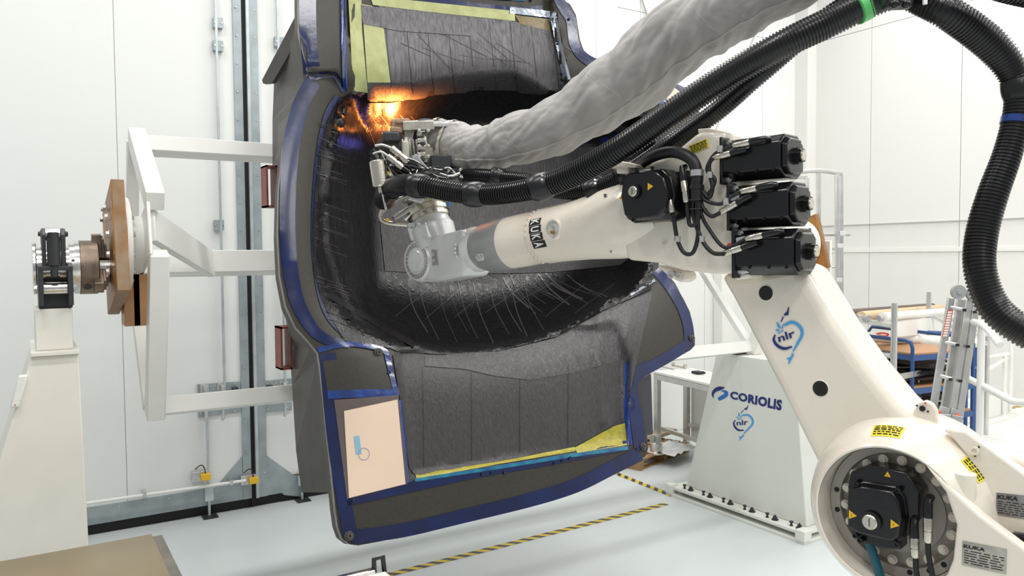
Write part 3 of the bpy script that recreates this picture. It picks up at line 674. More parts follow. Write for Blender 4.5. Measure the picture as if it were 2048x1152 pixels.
patch('rear_ply', [(760, 440), (800, 330), (960, 300), (1288, 290), (1290, 420), (1284, 500), (1240, 530), (1100, 545), (900, 548), (770, 542)], ply_m, .015, 10, label='matt grey ply on the rear wall of the bowl')
patch('lower_ply', [(786, 708), (900, 710), (1000, 703), (1112, 676), (1196, 630), (1262, 600), (1305, 582), (1270, 640), (1245, 720), (1238, 735), (1246, 848), (1226, 852), (1150, 893), (1000, 922), (832, 952), (818, 935), (800, 800)], ply_m, .008, 10, label='matt dark grey carbon ply on the lower panel')
patch('upper_ply', [(757, 8), (850, 22), (1015, 40), (1100, 60), (1125, 158), (1136, 178), (1080, 190), (1000, 184), (900, 188), (820, 202), (735, 200), (735, 165), (781, 165), (768, 60), (757, 50)], ply_u, .006, 10, label='shiny grey carbon ply on the upper panel')
patch('upper_ply', [(722, 10), (800, 20), (935, 35), (943, 72), (800, 62), (726, 48)], ply_u, .010, 14)
patch('green_ply', [(694, -60), (722, -60), (724, 60), (736, 186), (706, 182), (700, 60)], green, .006, 14, label='pale green ply strip beside the blue flange')
patch('green_ply', [(724, 8), (745, 12), (768, 60), (781, 165), (735, 165)], green, .008, 14, label='pale green ply under the grey ply')
patch('green_ply', [(740, -8), (1030, 22), (1030, 42), (860, 24), (746, 10)], green, .008, 16, label='pale green ply along the top edge')
patch('amber_ply', [(1030, 30), (1096, 38), (1100, 62), (1040, 48)], gold, .007, 16, label='amber patch at the upper right corner')
patch('yellow_ply', [(1148, 896), (1226, 853), (1250, 846), (1254, 890), (1155, 906)], yellow_f, .008, 12, label='olive yellow triangle at the lower right corner')
strip('yellow_strip', [(832, 953), (1000, 925), (1150, 898)], [10, 5, 9], yellow_f, .009)
patch('brown_film', [(668, 800), (797, 790), (815, 968), (694, 998)], peachd, .0095, 12)
patch('beige_panel', [(688, 822), (795, 799), (811, 968), (698, 996)], beige, .013, 12, label='peach coloured covered square panel')
strip('blue_mark', [(713, 872), (718, 908)], 11, mat('pale_blue_tape', (0.22, 0.45, 0.58), .35), .016, 1, label='short pale blue tape on the peach panel')
ring = [(728 + 11 * math.cos(a), 908 + 12 * math.sin(a)) for a in np.linspace(0, 2 * math.pi, 20)]
strip('pen_circle', ring, 1.2, mat('pen_grey', (0.30, 0.30, 0.42), .5), .016, 1)
# blue tapes
BT = [([(615, -60), (616, 60), (624, 148)], 34, blue), ([(686, -60), (687, 60), (690, 176)], 9, blue2), ([(618, 158), (665, 150), (690, 184)], 12, blue),
      ([(626, 162), (600, 215), (583, 290), (576, 380), (576, 480), (584, 560), (602, 620), (640, 672), (700, 690)], [34, 34, 34, 32, 32, 30, 28, 22, 14], blue),
      ([(676, 192), (655, 230), (640, 300), (630, 400), (628, 500), (640, 590), (660, 640), (700, 682)], [12, 14, 14, 12, 9, 9, 8, 6], blue),
      ([(636, 700), (700, 688), (764, 699), (776, 718), (786, 760), (795, 792)], 10, blue2), ([(655, 706), (663, 800), (672, 900), (688, 1000), (700, 1068)], [34, 34, 30, 28, 30], blue),
      ([(655, 790), (720, 787), (797, 786)], 16, blue2), ([(702, 1074), (800, 1062), (920, 1034), (1060, 1000), (1150, 972), (1220, 938), (1280, 908)], 28, blue),
      ([(694, 1002), (812, 976), (960, 944), (1100, 920), (1256, 890)], 20, blue), ([(800, 800), (808, 880), (815, 965)], 7, blue2),
      ([(1252, 722), (1250, 790), (1260, 890)], 10, blue2), ([(1282, 900), (1272, 830), (1264, 790), (1268, 755), (1300, 730)], 26, blue),
      ([(1290, 740), (1340, 712), (1380, 686)], 22, blue), ([(1380, 690), (1376, 650), (1364, 614), (1338, 570), (1312, 540)], 20, blue),
      ([(1100, -40), (1126, 14), (1142, 40), (1150, 90), (1176, 120), (1230, 140)], 20, blue), ([(800, -8), (900, 6), (1020, 20), (1085, 18)], 14, blue),
      ([(1330, 180), (1324, 230), (1290, 262), (1200, 285)], [18, 22, 22, 16], blue2), ([(1325, 168), (1392, 196)], 22, blue), ([(760, -30), (900, -14), (1050, -4)], 12, cyan),
      ([(830, 960), (1000, 934), (1150, 910), (1256, 896)], 7, cyan), ([(1310, 560), (1260, 590)], 5, silver)]
for p, w_, m in BT: strip('tape_strip', p, w_, m, .006 if m is blue else .009)
patch('lip_highlight', [(850, 712), (1000, 702), (1112, 676), (1196, 634), (1262, 604), (1262, 640), (1236, 722), (1150, 745), (1060, 760), (990, 752), (930, 738), (850, 732)], mat('ply_highlight', (0.085, 0.078, 0.082), 0.27, .15, col2=(0.045, .042, .044), vscale=4, stretch=(14, 14, 1.2), rot=(0, .5, 0), bump=.5, bscale=7, rvar=.1), .012, 10, label='painted silvery highlight on the carbon along the lower lip of the bowl')  # highlight along the lip, put into a lighter, glossier colour patch
strip('silver_tape', [(1020, 20), (1112, 30)], 13, silver, .010, 1, 'silver tape at the upper right corner'); strip('silver_tape', [(1106, 28), (1120, 100), (1134, 160)], [12, 12, 16], silver, .010, 5, 'silver tape down the upper right edge')
patch('peach_corner_panel', [(1335, 175), (1350, 176), (1382, 200), (1378, 232), (1345, 240), (1334, 210)], beige, .010, 20)
patch('corner_ply', [(645, 722), (765, 712), (786, 782), (655, 782)], rim_m, .008, 14)
# fibre tows, thin strips of prepreg
def tow(p0, p1, w_, m, off=.0075, bend=0):
    mid = ((p0[0] + p1[0]) / 2 + bend, (p0[1] + p1[1]) / 2); strip('fibre_tow', [p0, mid, p1], w_, m, off, 4)
for i in range(9): t = 760 + i * 42; tow((t + 8, 14 + i * 5), (t + 24, 190), 1.2, tow_d, .0085)
for i in range(10):
    a = 790 + random.random() * 300; tow((a, 60 + random.random() * 60), (a + 60 + random.random() * 40, 110 + random.random() * 40), .8, tow_l if i % 2 else tow_d, .0085)
for i in range(14):
    t = 1040 + i * 10.5 + random.uniform(-3, 3); tow((t - 34, 545 + random.random() * 30), (t + 18 + i * 1.4, 640 - i * 3.2 - random.random() * 30), random.choice((1.2, 1.6, 3.2)), tow_l, .0125, -7)
for i in range(10):
    t = 815 + i * 26 + random.uniform(-8, 8); tow((t, 560 + random.random() * 20), (t + 40, 690 - random.random() * 30), random.choice((1, 1.5, 2)), tow_l, .0125, -6)
for i in range(8):
    t = 790 + i * 60; tow((t, 640 - random.random() * 40), (t + 80, 570 - random.random() * 10), 1.1, tow_l, .0125)
for i in range(7): tow((690 + i * 22, 215 + i * 3), (725 + i * 26, 290 + i * 2), 1.2, tow_l, .0125, 4)
for i in range(4): tow((846 + i * 97, 730), (848 + i * 96, 935 - i * 15), .8, tow_d, .0125)
tow((650, 585), (830, 690), 12, tow_d, .0125); tow((800, 712), (838, 940), 12, tow_d, .0058); tow((1200, 660), (1228, 850), 6, tow_l, .006)
for i in range(34):   # frayed edge of the bowl ply
    a = random.random(); y0 = 240 + 400 * a; x0 = 640 - 12 * math.sin(a * 3.1) + max(0, (y0 - 560) * .25); tow((x0, y0), (x0 + 40 + random.random() * 30, y0 + 16 + random.random() * 10), 1.1, tow_l if i % 3 else tow_d, .0125)
# corner eyes / screws
for q in ((698, 1072), (1287, 893), (1384, 676), (757, 705)): 
    p = TPa([q], .012)[0]; inst('corner_fitting', unit('cf', B().lathe((0, 0, -.4), Z, [(0, 1.3), (.6, 1.3), (.6, .8), (1.1, .8), (1.1, .3), (.6, .3)], 10), brackm) if q[0] == 698 else bpy.data.meshes['cf'], mo, p, -bk, None, .022)
for q in ((1010, 944), (1110, 926), (1125, 920), (1140, 916), (965, 948), (985, 945), (708, 1000), (778, 745), (1113, 78), (1115, 88), (1122, 148), (1124, 160), (1062, 0), (1138, 38)):
    p = TPa([q], .012)[0]; inst('insert', unit('ins', B().lathe((0, 0, -.5), Z, [(0, 1), (1, 1), (1, .6), (.7, .5)], 14), blue) if q == (1010, 944) else bpy.data.meshes['ins'], mo, p, -bk, None, .011)
# side plates behind the rim, seen at the left
def TB(x_, y_, back): return TPa([(x_, y_)])[0] + bk * back
def sideplate(nm, pts, th=.02, m=brackm):
    P = [TB(*p) for p in pts]; mk(nm, B().prism(P, XA * th), m, mo)
fpts = [(604, 30), (622, 150), (604, 182), (572, 290), (562, 400), (562, 520), (578, 610), (628, 692), (640, 715), (660, 900), (668, 985)]
bpts = [(600, 40, 5.5), (548, 165, 5.75), (545, 240, 5.7), (545, 330, 5.6), (552, 420, 5.5), (558, 540, 5.4), (568, 610, 5.35), (578, 690, 5.25), (584, 770, 5.1), (592, 900, 4.9), (603, 985, 4.8)]
A_ = [TB(*p, .04) for p in fpts]; C_ = [aY(*p) for p in bpts]
for k in range(len(A_) - 1): mk('side_plate', B().prism([A_[k], A_[k + 1], C_[k + 1], C_[k]], XA * .02), brackm, mo)
p = [TB(606, 40, .05), TB(606, 40, .62), TB(615, 150, .98), TB(616, 155, .93), TB(608, 50, .5), TB(609, 55, .05)]
mk('side_flange', B().prism([aY(597, 20, 5.1), aY(524, 160, 5.75), aY(526, 167, 5.75), aY(545, 165, 5.6), aY(606, 60, 5.1)], XA * .03 + YA * .02), brackm, mo)
mk('rib_plate', B().prism([aY(582, 949, 4.95), aY(640, 945, 4.6), TB(664, 948, .03), TB(664, 957, .03), aY(640, 957, 4.6)], XA * .05), brackm, mo)
mk('bottom_plate', B().prism([TB(672, 985, .04), aY(606, 985, 4.8), aY(850, 975, 4.8), TB(900, 985, .04)], Z * .02), brackm, mo)
mk('dark_rib', B().prism([aY(1277, 760, 5.35), aY(1302, 748, 5.35), aY(1306, 868, 5.35), aY(1290, 872, 5.35)], YA * .03), dark_back, mo)
# red primed channels clamped to the side
for q, yq in (((545, 373), 5.3), ((574, 696), 5.05)):
    c = aY(q[0], q[1], yq); b = B(); hh = .14
    b.bx(c.x - .045, c.x + .03, yq - .02, yq + .12, c.z - hh, c.z - hh + .012).bx(c.x - .045, c.x + .03, yq - .02, yq + .12, c.z + hh - .012, c.z + hh).bx(c.x - .045, c.x - .033, yq - .02, yq + .12, c.z - hh, c.z + hh).bx(c.x + .018, c.x + .03, yq - .02, yq + .12, c.z - hh, c.z + hh)
    mk('red_channel', b, redox, mo, label='short red primed steel channel')
# brass fitting at the upper right corner
p = TPa([(1362, 205)], .02)[0]
mk('vacuum_port', B().lathe(p, -bk, [(0, .03), (.02, .03), (.02, .015), (.06, .015)], 16), alu, mo)
mk('brass_elbow', B().tube([p - bk * .05, p - bk * .08, p - bk * .09 + Vector((.05, 0, .03))], .012, 10), brass, mo)

# ================================================================== ROBOT
tdir = Vector((0.224, -0.975, 0)).normalized(); nR = Vector((-0.975, -0.224, 0)).normalized()
pE = aD(1480, 480, 3.0)
def R_(x_, y_, off=0.0): return aP(x_, y_, pE + nR * off, nR)
ro = thing('industrial_robot', 'cream six axis robot arm with black motors reaching across the right half', 'robot', (R_(1800, 1000).x, R_(1800, 1000).y - .3, 0))
def rprism(nm, poly, off, th, m=rcream, bev=.02, par=ro, seg=3, taper=0, **k):
    return mk(nm, B().prism([R_(a, c, off) for a, c in poly], -nR * th, taper), m, par, bev, seg, **k)
# --- forearm (lathe about its axis)
fa = R_(1240, 443, -.14); fb = R_(850, 519.5, -.14)
ax = (fb - fa).normalized(); Lf = (fb - fa).length
def fx(px_):   # distance along the axis for an image column on the axis line
    y_ = 443 + (1240 - px_) * .196
    return (R_(px_, y_, -.14) - fa).dot(ax)
def fr_(px_, half): return half * .975 * dep(R_(px_, 443 + (1240 - px_) * .196, -.14)) / F
mk('forearm', B().lathe(fa, ax, [(fx(1340), fr_(1340, 70)), (fx(1290), fr_(1290, 82)), (fx(1235), fr_(1235, 76)), (fx(1180), fr_(1180, 66)), (fx(1125), fr_(1125, 59)), (fx(1097), fr_(1097, 57.5)), (fx(1094), fr_(1094, 56.5)), (fx(1091), fr_(1091, 54.5)), (fx(1060), fr_(1060, 54.5)), (fx(1026), fr_(1026, 53.5))], 64), rcream, ro)
mk('forearm_ring', B().lathe(fa, ax, [(fx(1026), fr_(1026, 53.5)), (fx(1020), fr_(1020, 54)), (fx(1000), fr_(1000, 52.5)), (fx(998), fr_(998, 51.5)), (fx(978), fr_(978, 50)), (fx(970), fr_(970, 46)), (fx(966), fr_(966, 44))], 64), rgrey_d, ro, label='silver grey ring between cream forearm and grey wrist')
mk('wrist_ring', B().lathe(fa, ax, [(fx(968), fr_(968, 42)), (fx(964), fr_(964, 44)), (fx(958), fr_(958, 47)), (fx(952), fr_(952, 47)), (fx(950), fr_(950, 44)), (fx(932), fr_(932, 37)), (fx(925), fr_(925, 30))], 64), rgrey, ro)
# wrist fork: rounded box + disc
off_w = -.03
cw = R_(835, 522, off_w)
def frect(px0, px1, h0, h1):
    y0 = 443 + (1240 - px0) * .196; y1 = 443 + (1240 - px1) * .196
    return [(px0, y0 - h0), (px1, y1 - h1), (px1, y1 + h1), (px0, y0 + h0)]
wr_ = rprism('wrist_arm', [(838, 480), (870, 471), (922, 458), (928, 472), (930, 540), (924, 553), (880, 561), (848, 566)], off_w, .20, rgrey, .035)
mk('wrist_joint', B().lathe(cw, -nR, [(-.012, .070), (-.012, .076), (-.002, .079), (-.002, .103), (-.012, .106), (-.012, .110), (-.004, .116), (.01, .122), (.19, .122), (.20, .11), (.22, .08)], 56), rgrey, ro)
mk('wrist_cap', B().lathe(cw + nR * .014, nR, [(-.01, .062), (.0, .062), (.004, .058), (.004, 0)], 40), rgrey, ro)
e1 = (R_(1240, 443) - R_(850, 519.5)).normalized(); e2 = nR.cross(e1).normalized()
if e2.z < 0: e2 = -e2
for i in range(24):
    a = 2 * math.pi * i / 24; inst('screw', capS, wr_, cw + nR * .003 + (e1 * math.cos(a) + e2 * math.sin(a)) * .091, nR, None, .0082)
for i in range(14):
    a = math.radians(-75 + 150 * i / 13); cc = fa + ax * fx(942)
    inst('screw', capG, wr_, cc + (nR * math.cos(a) + e2 * math.sin(a)) * fr_(942, 40.5), (nR * math.cos(a) + e2 * math.sin(a) + ax * .6), None, .011)
for i in range(13):
    a = math.radians(-80 + 160 * i / 12); cc = fa + ax * fx(1087); inst('screw', capC, ro, cc + (nR * math.cos(a) + e2 * math.sin(a)) * fr_(1087, 54), (nR * math.cos(a) + e2 * math.sin(a)), None, .007)
rprism('recess_plate', [(862, 499), (874, 499), (877, 530), (864, 531)], off_w + .002, .01, rgrey_d, .003)
for q in ((869, 509), (870, 521)): inst('nipple', capS, ro, R_(*q, off_w + .003), nR, None, .010)
c = fa + ax * fx(992); a = math.radians(-25); dr = nR * math.cos(a) + e2 * math.sin(a)
mk('port_block', B().box(c + dr * fr_(992, 51), ax * .05, e2 * .045, dr * .012), rgrey, ro, .004)
for s_ in (-.012, .012): inst('nipple', capS, ro, c + dr * (fr_(992, 51) + .005) + ax * s_, dr, None, .010)
rprism('wrist_foot_port', [(850, 556), (872, 553), (872, 563), (852, 566)], -.10, .06, nickel, .004)
# vertical wrist flange stack
v0 = R_(870, 472, -.13); v1 = R_(846, 392, -.13); va = (v1 - v0).normalized(); vl = (v1 - v0).length
def vr(p_): return p_ * 4.6 / F
mk('wrist_body', B().lathe(v0, va, [(-.08, vr(38)), (0, vr(42)), (.05, vr(43)), (.06, vr(40)), (.10, vr(37))], 40), rgrey, ro)
mk('wrist_body_lug', B().box(v0 + va * .03 + nR * .09 + tdir * .05, va * .09, tdir * .06, nR * .06), rgrey, ro, .01)
mk('wrist_body_lug', B().box(v0 + va * .01 + nR * .08 - tdir * .07, va * .09, tdir * .07, nR * .06), rgrey, ro, .01)
mk('tool_flange', B().lathe(v0 + va * .10, va, [(0, vr(40)), (.02, vr(41)), (.02, vr(38)), (.035, vr(38)), (.035, vr(42)), (.06, vr(42)), (.06, vr(37)), (.075, vr(37)), (.075, vr(40)), (.09, vr(40)), (.10, vr(36)), (.15, vr(33))], 48), nickel, ro, label='bright nickel tool flange rings')
for i in range(5): inst('screw', capG, ro, v0 + va * .07 + (nR * math.cos(-.8 + .35 * i) + tdir * math.sin(-.8 + .35 * i)) * vr(41), nR, None, .012)
# --- elbow casting
rprism('elbow_casting', [(1240, 372), (1262, 350), (1310, 318), (1350, 300), (1388, 268), (1400, 263), (1440, 265), (1450, 272), (1452, 330), (1462, 400), (1474, 500), (1496, 540), (1470, 548), (1420, 548), (1360, 540), (1310, 526), (1250, 520)], -.01, .26, rcream, .06, seg=6)
rprism('rear_flange', [(1440, 268), (1462, 262), (1475, 330), (1490, 420), (1500, 500), (1510, 535), (1486, 548), (1462, 546), (1448, 480)], -.03, .24, rcream, .02)
rprism('lower_foot', [(1474, 536), (1494, 540), (1496, 546), (1478, 548), (1466, 546)], .0, .10, rgrey, .005)
rprism('lower_lug', [(1310, 530), (1372, 543), (1376, 558), (1362, 566), (1338, 555)], -.06, .08, rcream, .012)
inst('nipple', capS, ro, R_(1346, 549, -.05), nR, None, .018); inst('nipple', capS, ro, R_(1360, 550, -.05), nR, None, .012)
# horn brackets on top
for q, s_ in (((1245, 333), 1), ((1425, 268), 1)):
    qx, qy = q
    rprism('horn_bracket', [(qx - 30, qy - 5), (qx - 14, qy - 12), (qx + 26, qy - 2), (qx + 30, qy + 4), (qx - 8, qy - 1), (qx - 26, qy + 6)] if 0 else [(qx - 30, qy - 10), (qx - 12, qy - 12), (qx + 28, qy - 4), (qx + 24, qy + 3), (qx - 10, qy), (qx - 28, qy + 4)], (.06 if qx < 1300 else -.06), .10, rcream, .004)
    rprism('horn_post', [(qx - 12, qy), (qx + 10, qy), (qx + 12, qy + 14), (qx - 12, qy + 14)], (.05 if qx < 1300 else -.07), .08, rcream, .004)
# round access port
pc_ = R_(1148, 456, .0); 
c = fa + ax * fx(1148); dr = (nR * math.cos(.02) + e2 * math.sin(.02)); rr_ = fr_(1148, 62)
mk('access_port', B().lathe(c + dr * (rr_ - .03), dr, [(0, .052), (.034, .052), (.040, .049), (.040, .042), (.004, .040), (.004, 0)], 40), rcream, ro)
mk('port_floor', B().lathe(c + dr * (rr_ + .0), dr, [(0, .041), (.002, .041)], 32), rgrey, ro)
mk('port_nipple', B().lathe(c + dr * rr_ - e2 * .016, dr + e1 * .3, [(0, .008), (.03, .008)], 12), brass, ro); mk('port_nipple', B().lathe(c + dr * rr_ + e2 * .012, dr + e1 * .3, [(0, .006), (.02, .006)], 12), steel, ro)
for q in ((1212, 391), (1224, 503), (1352, 478), (1330, 485)): inst('screw', capS, ro, R_(*q, .0), nR, None, .008)
# lettering plates on the forearm : four black squares with white letters, following the tube
def cyl(u, v):   # u along -ax from column 1108, v angle
    cc = fa + ax * u; r_ = fr_(1108, 57.6) + .0; return cc, r_
for i, ch in enumerate('KUKA'):
    a0 = .56 - i * .272
    uA = fx(1119 + i * 2.2); uB = fx(1096 + i * 1.2); b = B(); vs = []
    def cp_(t, a, lift=0):
        u_ = uA + (uB - uA) * t; rad = np.interp(u_, [fx(1180), fx(1125), fx(1097), fx(1094)], [fr_(1180, 66), fr_(1125, 59), fr_(1097, 57.5), fr_(1094, 56.5)]); d_ = nR * math.cos(a) + e2 * math.sin(a); return fa + ax * u_ + d_ * (rad + .0015 + lift)
    grid = [[cp_(t, a0 - .25 * s / 4, 0) for s in range(5)] for t in (0, .5, 1)]
    b = B().add([p for row in grid for p in row], [(r * 5 + s, r * 5 + s + 1, r * 5 + s + 6, r * 5 + s + 5) for r in range(2) for s in range(4)])
    lp = mk('letter_plate', b, ink, ro)
    cu = bpy.data.curves.new('letter', 'FONT'); cu.body = ch; cu.offset = .03; cu.resolution_u = 3
    oo = bpy.data.objects.new('tmp', cu); COL.objects.link(oo); bpy.context.view_layer.update(); me = bpy.data.meshes.new_from_object(oo); bpy.data.objects.remove(oo)
    vs = np.array([v.co[:2] for v in me.vertices]); mn = vs.min(0); mx = vs.max(0); uv = (vs - mn) / (mx - mn)
    # letters read downwards, tops toward the elbow
    for v, (uu, vv) in zip(me.vertices, uv): v.co = cp_(1 - (.16 + .68 * vv) if 0 else .84 - .68 * vv, a0 - .25 * (.14 + .72 * uu), .0015) - rootloc(ro)
    me.materials.clear(); me.materials.append(whitei); lo = bpy.data.objects.new('letter', me); COL.objects.link(lo); lo.parent = lp; lo.location = (0, 0, 0)
# --- caution labels
def caution(quad, off, par=ro, fn=None, n_=None):
    fn = fn or (lambda a, c: R_(a, c, off)); n_ = n_ or nR
    o = flat('caution_label', quad, fn, ylabel, par, .002, n_)
    q = [np.array(p, float) for p in quad]   # corners TL,TR,BR,BL
    def bl(u, v): return (q[0] * (1 - u) + q[1] * u) * (1 - v) + (q[3] * (1 - u) + q[2] * u) * v
    for i in range(6):
        v0_ = .12 + i * .145; b = B(); 
        x_ = .06
        while x_ < .9:
            l_ = random.uniform(.06, .2); e_ = min(x_ + l_, .94); hh = .075 if i else .10
            pts = [fn(*bl(x_, v0_)) + n_ * .0035, fn(*bl(e_, v0_)) + n_ * .0035, fn(*bl(e_, v0_ + hh)) + n_ * .0035, fn(*bl(x_, v0_ + hh)) + n_ * .0035]
            b.prism(pts, -n_ * .0008); x_ = e_ + .035
        mk('printed_line', b, ink, o)
    return o
caution([(1377, 292), (1414, 277), (1418, 294), (1384, 308)], -.008)
# --- motors at the rear of the forearm
u_ = (R_(1560, 285, 0) - R_(1440, 300, 0)); em = u_.normalized(); eu = nR.cross(em).normalized(); eu = eu if eu.z > 0 else -eu
def motor_side(nm, p0, L_, h_, dpt, label=None):
    """p0 = rear-left middle on the front plane; extends along em"""
    m = mk(nm, B().prism([p0 + eu * s + nR * d for s, d in ((-h_ * .5, -dpt * .75), (-h_ * .5, -.045), (-h_ * .30, 0), (h_ * .30, 0), (h_ * .5, -.045), (h_ * .5, -dpt * .75), (h_ * .3, -dpt), (-h_ * .3, -dpt))], em * L_), gloss_b, ro, .006, label=label)
    mk('motor_flange', B().box(p0 + em * .006 - nR * dpt * .5, em * .014, eu * (h_ * 1.12), nR * (dpt * 1.05)), gloss_b, m, .004)
    mk('end_cap', B().prism([p0 + em * L_ + eu * s * .86 - nR * (dpt * .5) + nR * d * .86 for s, d in ((-h_ * .5, -dpt * .3), (-h_ * .5, dpt * .3), (-h_ * .30, dpt * .5), (h_ * .30, dpt * .5), (h_ * .5, dpt * .3), (h_ * .5, -dpt * .3))], em * .018, .12), gloss_b, m, .004)
    mk('end_knob', B().lathe(p0 + em * (L_ + .018) - nR * (dpt * .5) , em, [(0, .032), (.014, .032), (.014, .026), (.026, .026)], 24), gloss_b, m)
    mk('knob_face', B().lathe(p0 + em * (L_ + .044) - nR * (dpt * .5) , em, [(0, .020), (.005, .018)], 24), nickel, m)
    for s_, t_ in ((.43, .02), (-.43, .02)): inst('bolt', boltS, m, p0 + em * t_ + eu * h_ * s_ - nR * .03, nR, None, .010)
    for t_ in (.3, .62, .9): inst('screw', capD, m, p0 + em * L_ * t_ - eu * h_ * .32 - nR * .003, nR, None, .006)
    return m
def connector(nm, p, d, L1, par, r=.013, tip=True):
    d = d.normalized(); mk(nm, B().lathe(p, d, [(0, r * .75), (.006, r), (L1 * .45, r), (L1 * .45, r * .85), (L1 * .5, r * .85), (L1 * .5, r * 1.05), (L1 * .95, r * 1.05), (L1, r * .9)], 20), nickel, par)
    mk('connector_elbow', B().tube([p + d * L1, p + d * (L1 + .03), p + d * (L1 + .055) - nR * .006, p + d * (L1 + .06) - nR * .03], [r, r, r * .95, r * .9], 14), gloss_b, par)
def rcable(nm, pts, r, off_l, par=ro, m=matt_b):
    P = [R_(q[0], q[1], off_l[i] if isinstance(off_l, (list, tuple)) else off_l) for i, q in enumerate(pts)]
    return mk(nm, B().tube([Vector(p) for p in catmull([tuple(p) for p in P], 8)], r, 12), m, par)
h_m = .165
ms = []
for i, (qx, qy) in enumerate(((1440, 322), (1454, 414), (1464, 506))):
    p0 = R_(qx, qy, .02); L_ = .245
    m = motor_side('axis_motor', p0, L_, .165 if i < 2 else .175, .20, label=('upper', 'middle', 'lowest')[i] + ' black motor in the stack at the elbow'); ms.append(m)
CON = [((1466, 292), (1500, 284), 0), ((1425, 316), (1462, 306), 0), ((1480, 384), (1514, 376), 1), ((1440, 426), (1474, 406), 1), ((1492, 478), (1526, 470), 2), ((1448, 507), (1484, 495), 2)]
for a, c, i in CON:
    pa_ = R_(*a, .045); pb_ = R_(*c, .045); connector('cable_connector', pa_, pb_ - pa_, (pb_ - pa_).length, ms[i])
for i, q in enumerate(((1462, 300), (1472, 394), (1484, 480))):
    flat('rating_plate', [(q[0] - 12, q[1] - 4), (q[0] + 6, q[1] - 8), (q[0] + 8, q[1] + 4), (q[0] - 10, q[1] + 8)], lambda a, c: R_(a, c, .02), alu, ms[i], .002, nR)
for i, q in enumerate(((1440, 308), (1452, 402), (1461, 491))): mk('red_plug', B().lathe(R_(*q, .015), nR, [(0, .01), (.01, .01)], 16), redi, ms[i])
# --- front facing motor on the elbow
def front_motor(octa, off, th, knob, par=ro, s=1.0, label=None):
    P = [R_(a, c, off) for a, c in octa]; c = sum(P, Vector()) / len(P)
    body = mk('drive_motor', B().prism([c + (p - c) * 1.0 - nR * .02 for p in P], -nR * th, -.0), gloss_b, par, .008, label=label)
    mk('motor_cover', B().prism([c + (p - c) * .86 + nR * .012 for p in P], -nR * .04, -.12), gloss_b, body, .006)
    k = R_(*knob, off + .012); mk('knob_ring', B().lathe(k, nR, [(0, .030 * s), (.012, .030 * s), (.012, .024 * s)], 28), gloss_b, body); mk('knob', B().lathe(k + nR * .006, nR, [(0, .022 * s), (.012, .022 * s), (.015, .019 * s), (.015, 0)], 28), nickel, body)
    mk('knob_slot', B().box(k + nR * .0215, Z * .024 * s, tdir * .003, nR * .001), iron_b, body)
    return body, c
oct1 = [(1244, 348), (1262, 338), (1318, 336), (1336, 352), (1344, 388), (1338, 424), (1322, 440), (1262, 446), (1246, 436), (1238, 392)]
m4, c4 = front_motor(oct1, .10, .20, (1270, 383), label='black motor with silver knob mounted on the side of the forearm')
for q in ((1306, 336), (1275, 342), (1300, 430), (1268, 440)): inst('screw', capD, m4, R_(*q, .10), nR, None, .008)
rprism('motor_flange', [(1330, 345), (1375, 340), (1392, 360), (1400, 405), (1392, 430), (1345, 445), (1330, 440)], .00, .05, gloss_b, .006, m4)
def tri(q, s, off, par, rot=0):
    c = R_(*q, off); P = []
    for k in range(3): a = math.radians(90 + 120 * k) + rot; P.append(c + (tdir * math.cos(a) + Z * math.sin(a)) * s)
    o = mk('warning_triangle', B().prism(P, -nR * .001), ywarn, par)
    b = B(); r_ = s * .3
    bolt = [(.15, .9), (-.35, -.05), (.05, -.05), (-.15, -.9), (.35, .1), (-.05, .1)]
    mk('lightning_mark', B().prism([c + nR * .001 + (tdir * a + Z * (b_ - .1)) * r_ for a, b_ in bolt], -nR * .0008), ink, o)
tri((1299, 373), .017, .1135, m4, -math.pi / 2); tri((1243, 395), .016, .086, m4, -.3)
for a, c in (((1345, 425), (1336, 388)), ((1373, 405), (1367, 362))):
    pa_ = R_(*a, .08); pb_ = R_(*c, .08); connector('cable_connector', pa_, pb_ - pa_, (pb_ - pa_).length, m4, .013)
    
# cables
rcable('supply_hose', [(1240, 420 - 60), (1262, 345), (1300, 316), (1345, 304), (1382, 318), (1394, 348), (1393, 375)], .024, [-.08, -.05, .02, .05, .06, .06, .06])
mk('hose_clamp', B().lathe(R_(1394, 346, .06), Z, [(-.012, .028), (.012, .028)], 24), alu, ro)
mk('cable_gland', B().lathe(R_(1394, 388, .06), Z, [(-.03, .024), (.02, .024), (.02, .028), (.035, .028)], 20), matt_b, ro)
rcable('motor_cable', [(1393, 385), (1394, 420), (1396, 470), (1386, 505), (1368, 505), (1355, 480), (1348, 440), (1345, 426)], .0085, .06)
rcable('motor_cable', [(1396, 385), (1398, 420), (1394, 445), (1380, 450), (1376, 430), (1374, 406)], .0085, .07)
rcable('motor_cable', [(1388, 385), (1387, 430), (1404, 480), (1425, 505), (1448, 508)], .0085, .06)
rcable('motor_cable', [(1400, 385), (1402, 425), (1416, 455), (1450, 495), (1492, 478)], .0075, [.06, .06, .05, .05, .045])
rcable('motor_cable', [(1402, 385), (1404, 412), (1422, 432), (1440, 426)], .0085, .055)
rcable('motor_cable', [(1403, 382), (1410, 400), (1440, 408), (1462, 394), (1480, 384)], .0075, .055)
rcable('motor_cable', [(1404, 382), (1418, 395), (1425, 375), (1420, 350), (1418, 330), (1425, 316)], .0085, .055)
rcable('motor_cable', [(1402, 378), (1416, 388), (1430, 360), (1414, 340), (1428, 310), (1450, 298), (1466, 292)], .0075, .05)
for q in ((1356, 478), (1376, 440), (1404, 478), (1420, 350), (1440, 298), (1452, 403)): mk('cable_tag', B().lathe(R_(*q, .062), Z, [(-.012, .0115), (.012, .0115)], 14), alu, ro)
for q in ((1396, 400), (1397, 418)): mk('cable_tie', B().box(R_(*q, .06), tdir * .05, Z * .006, nR * .05), matt_b, ro, .002)
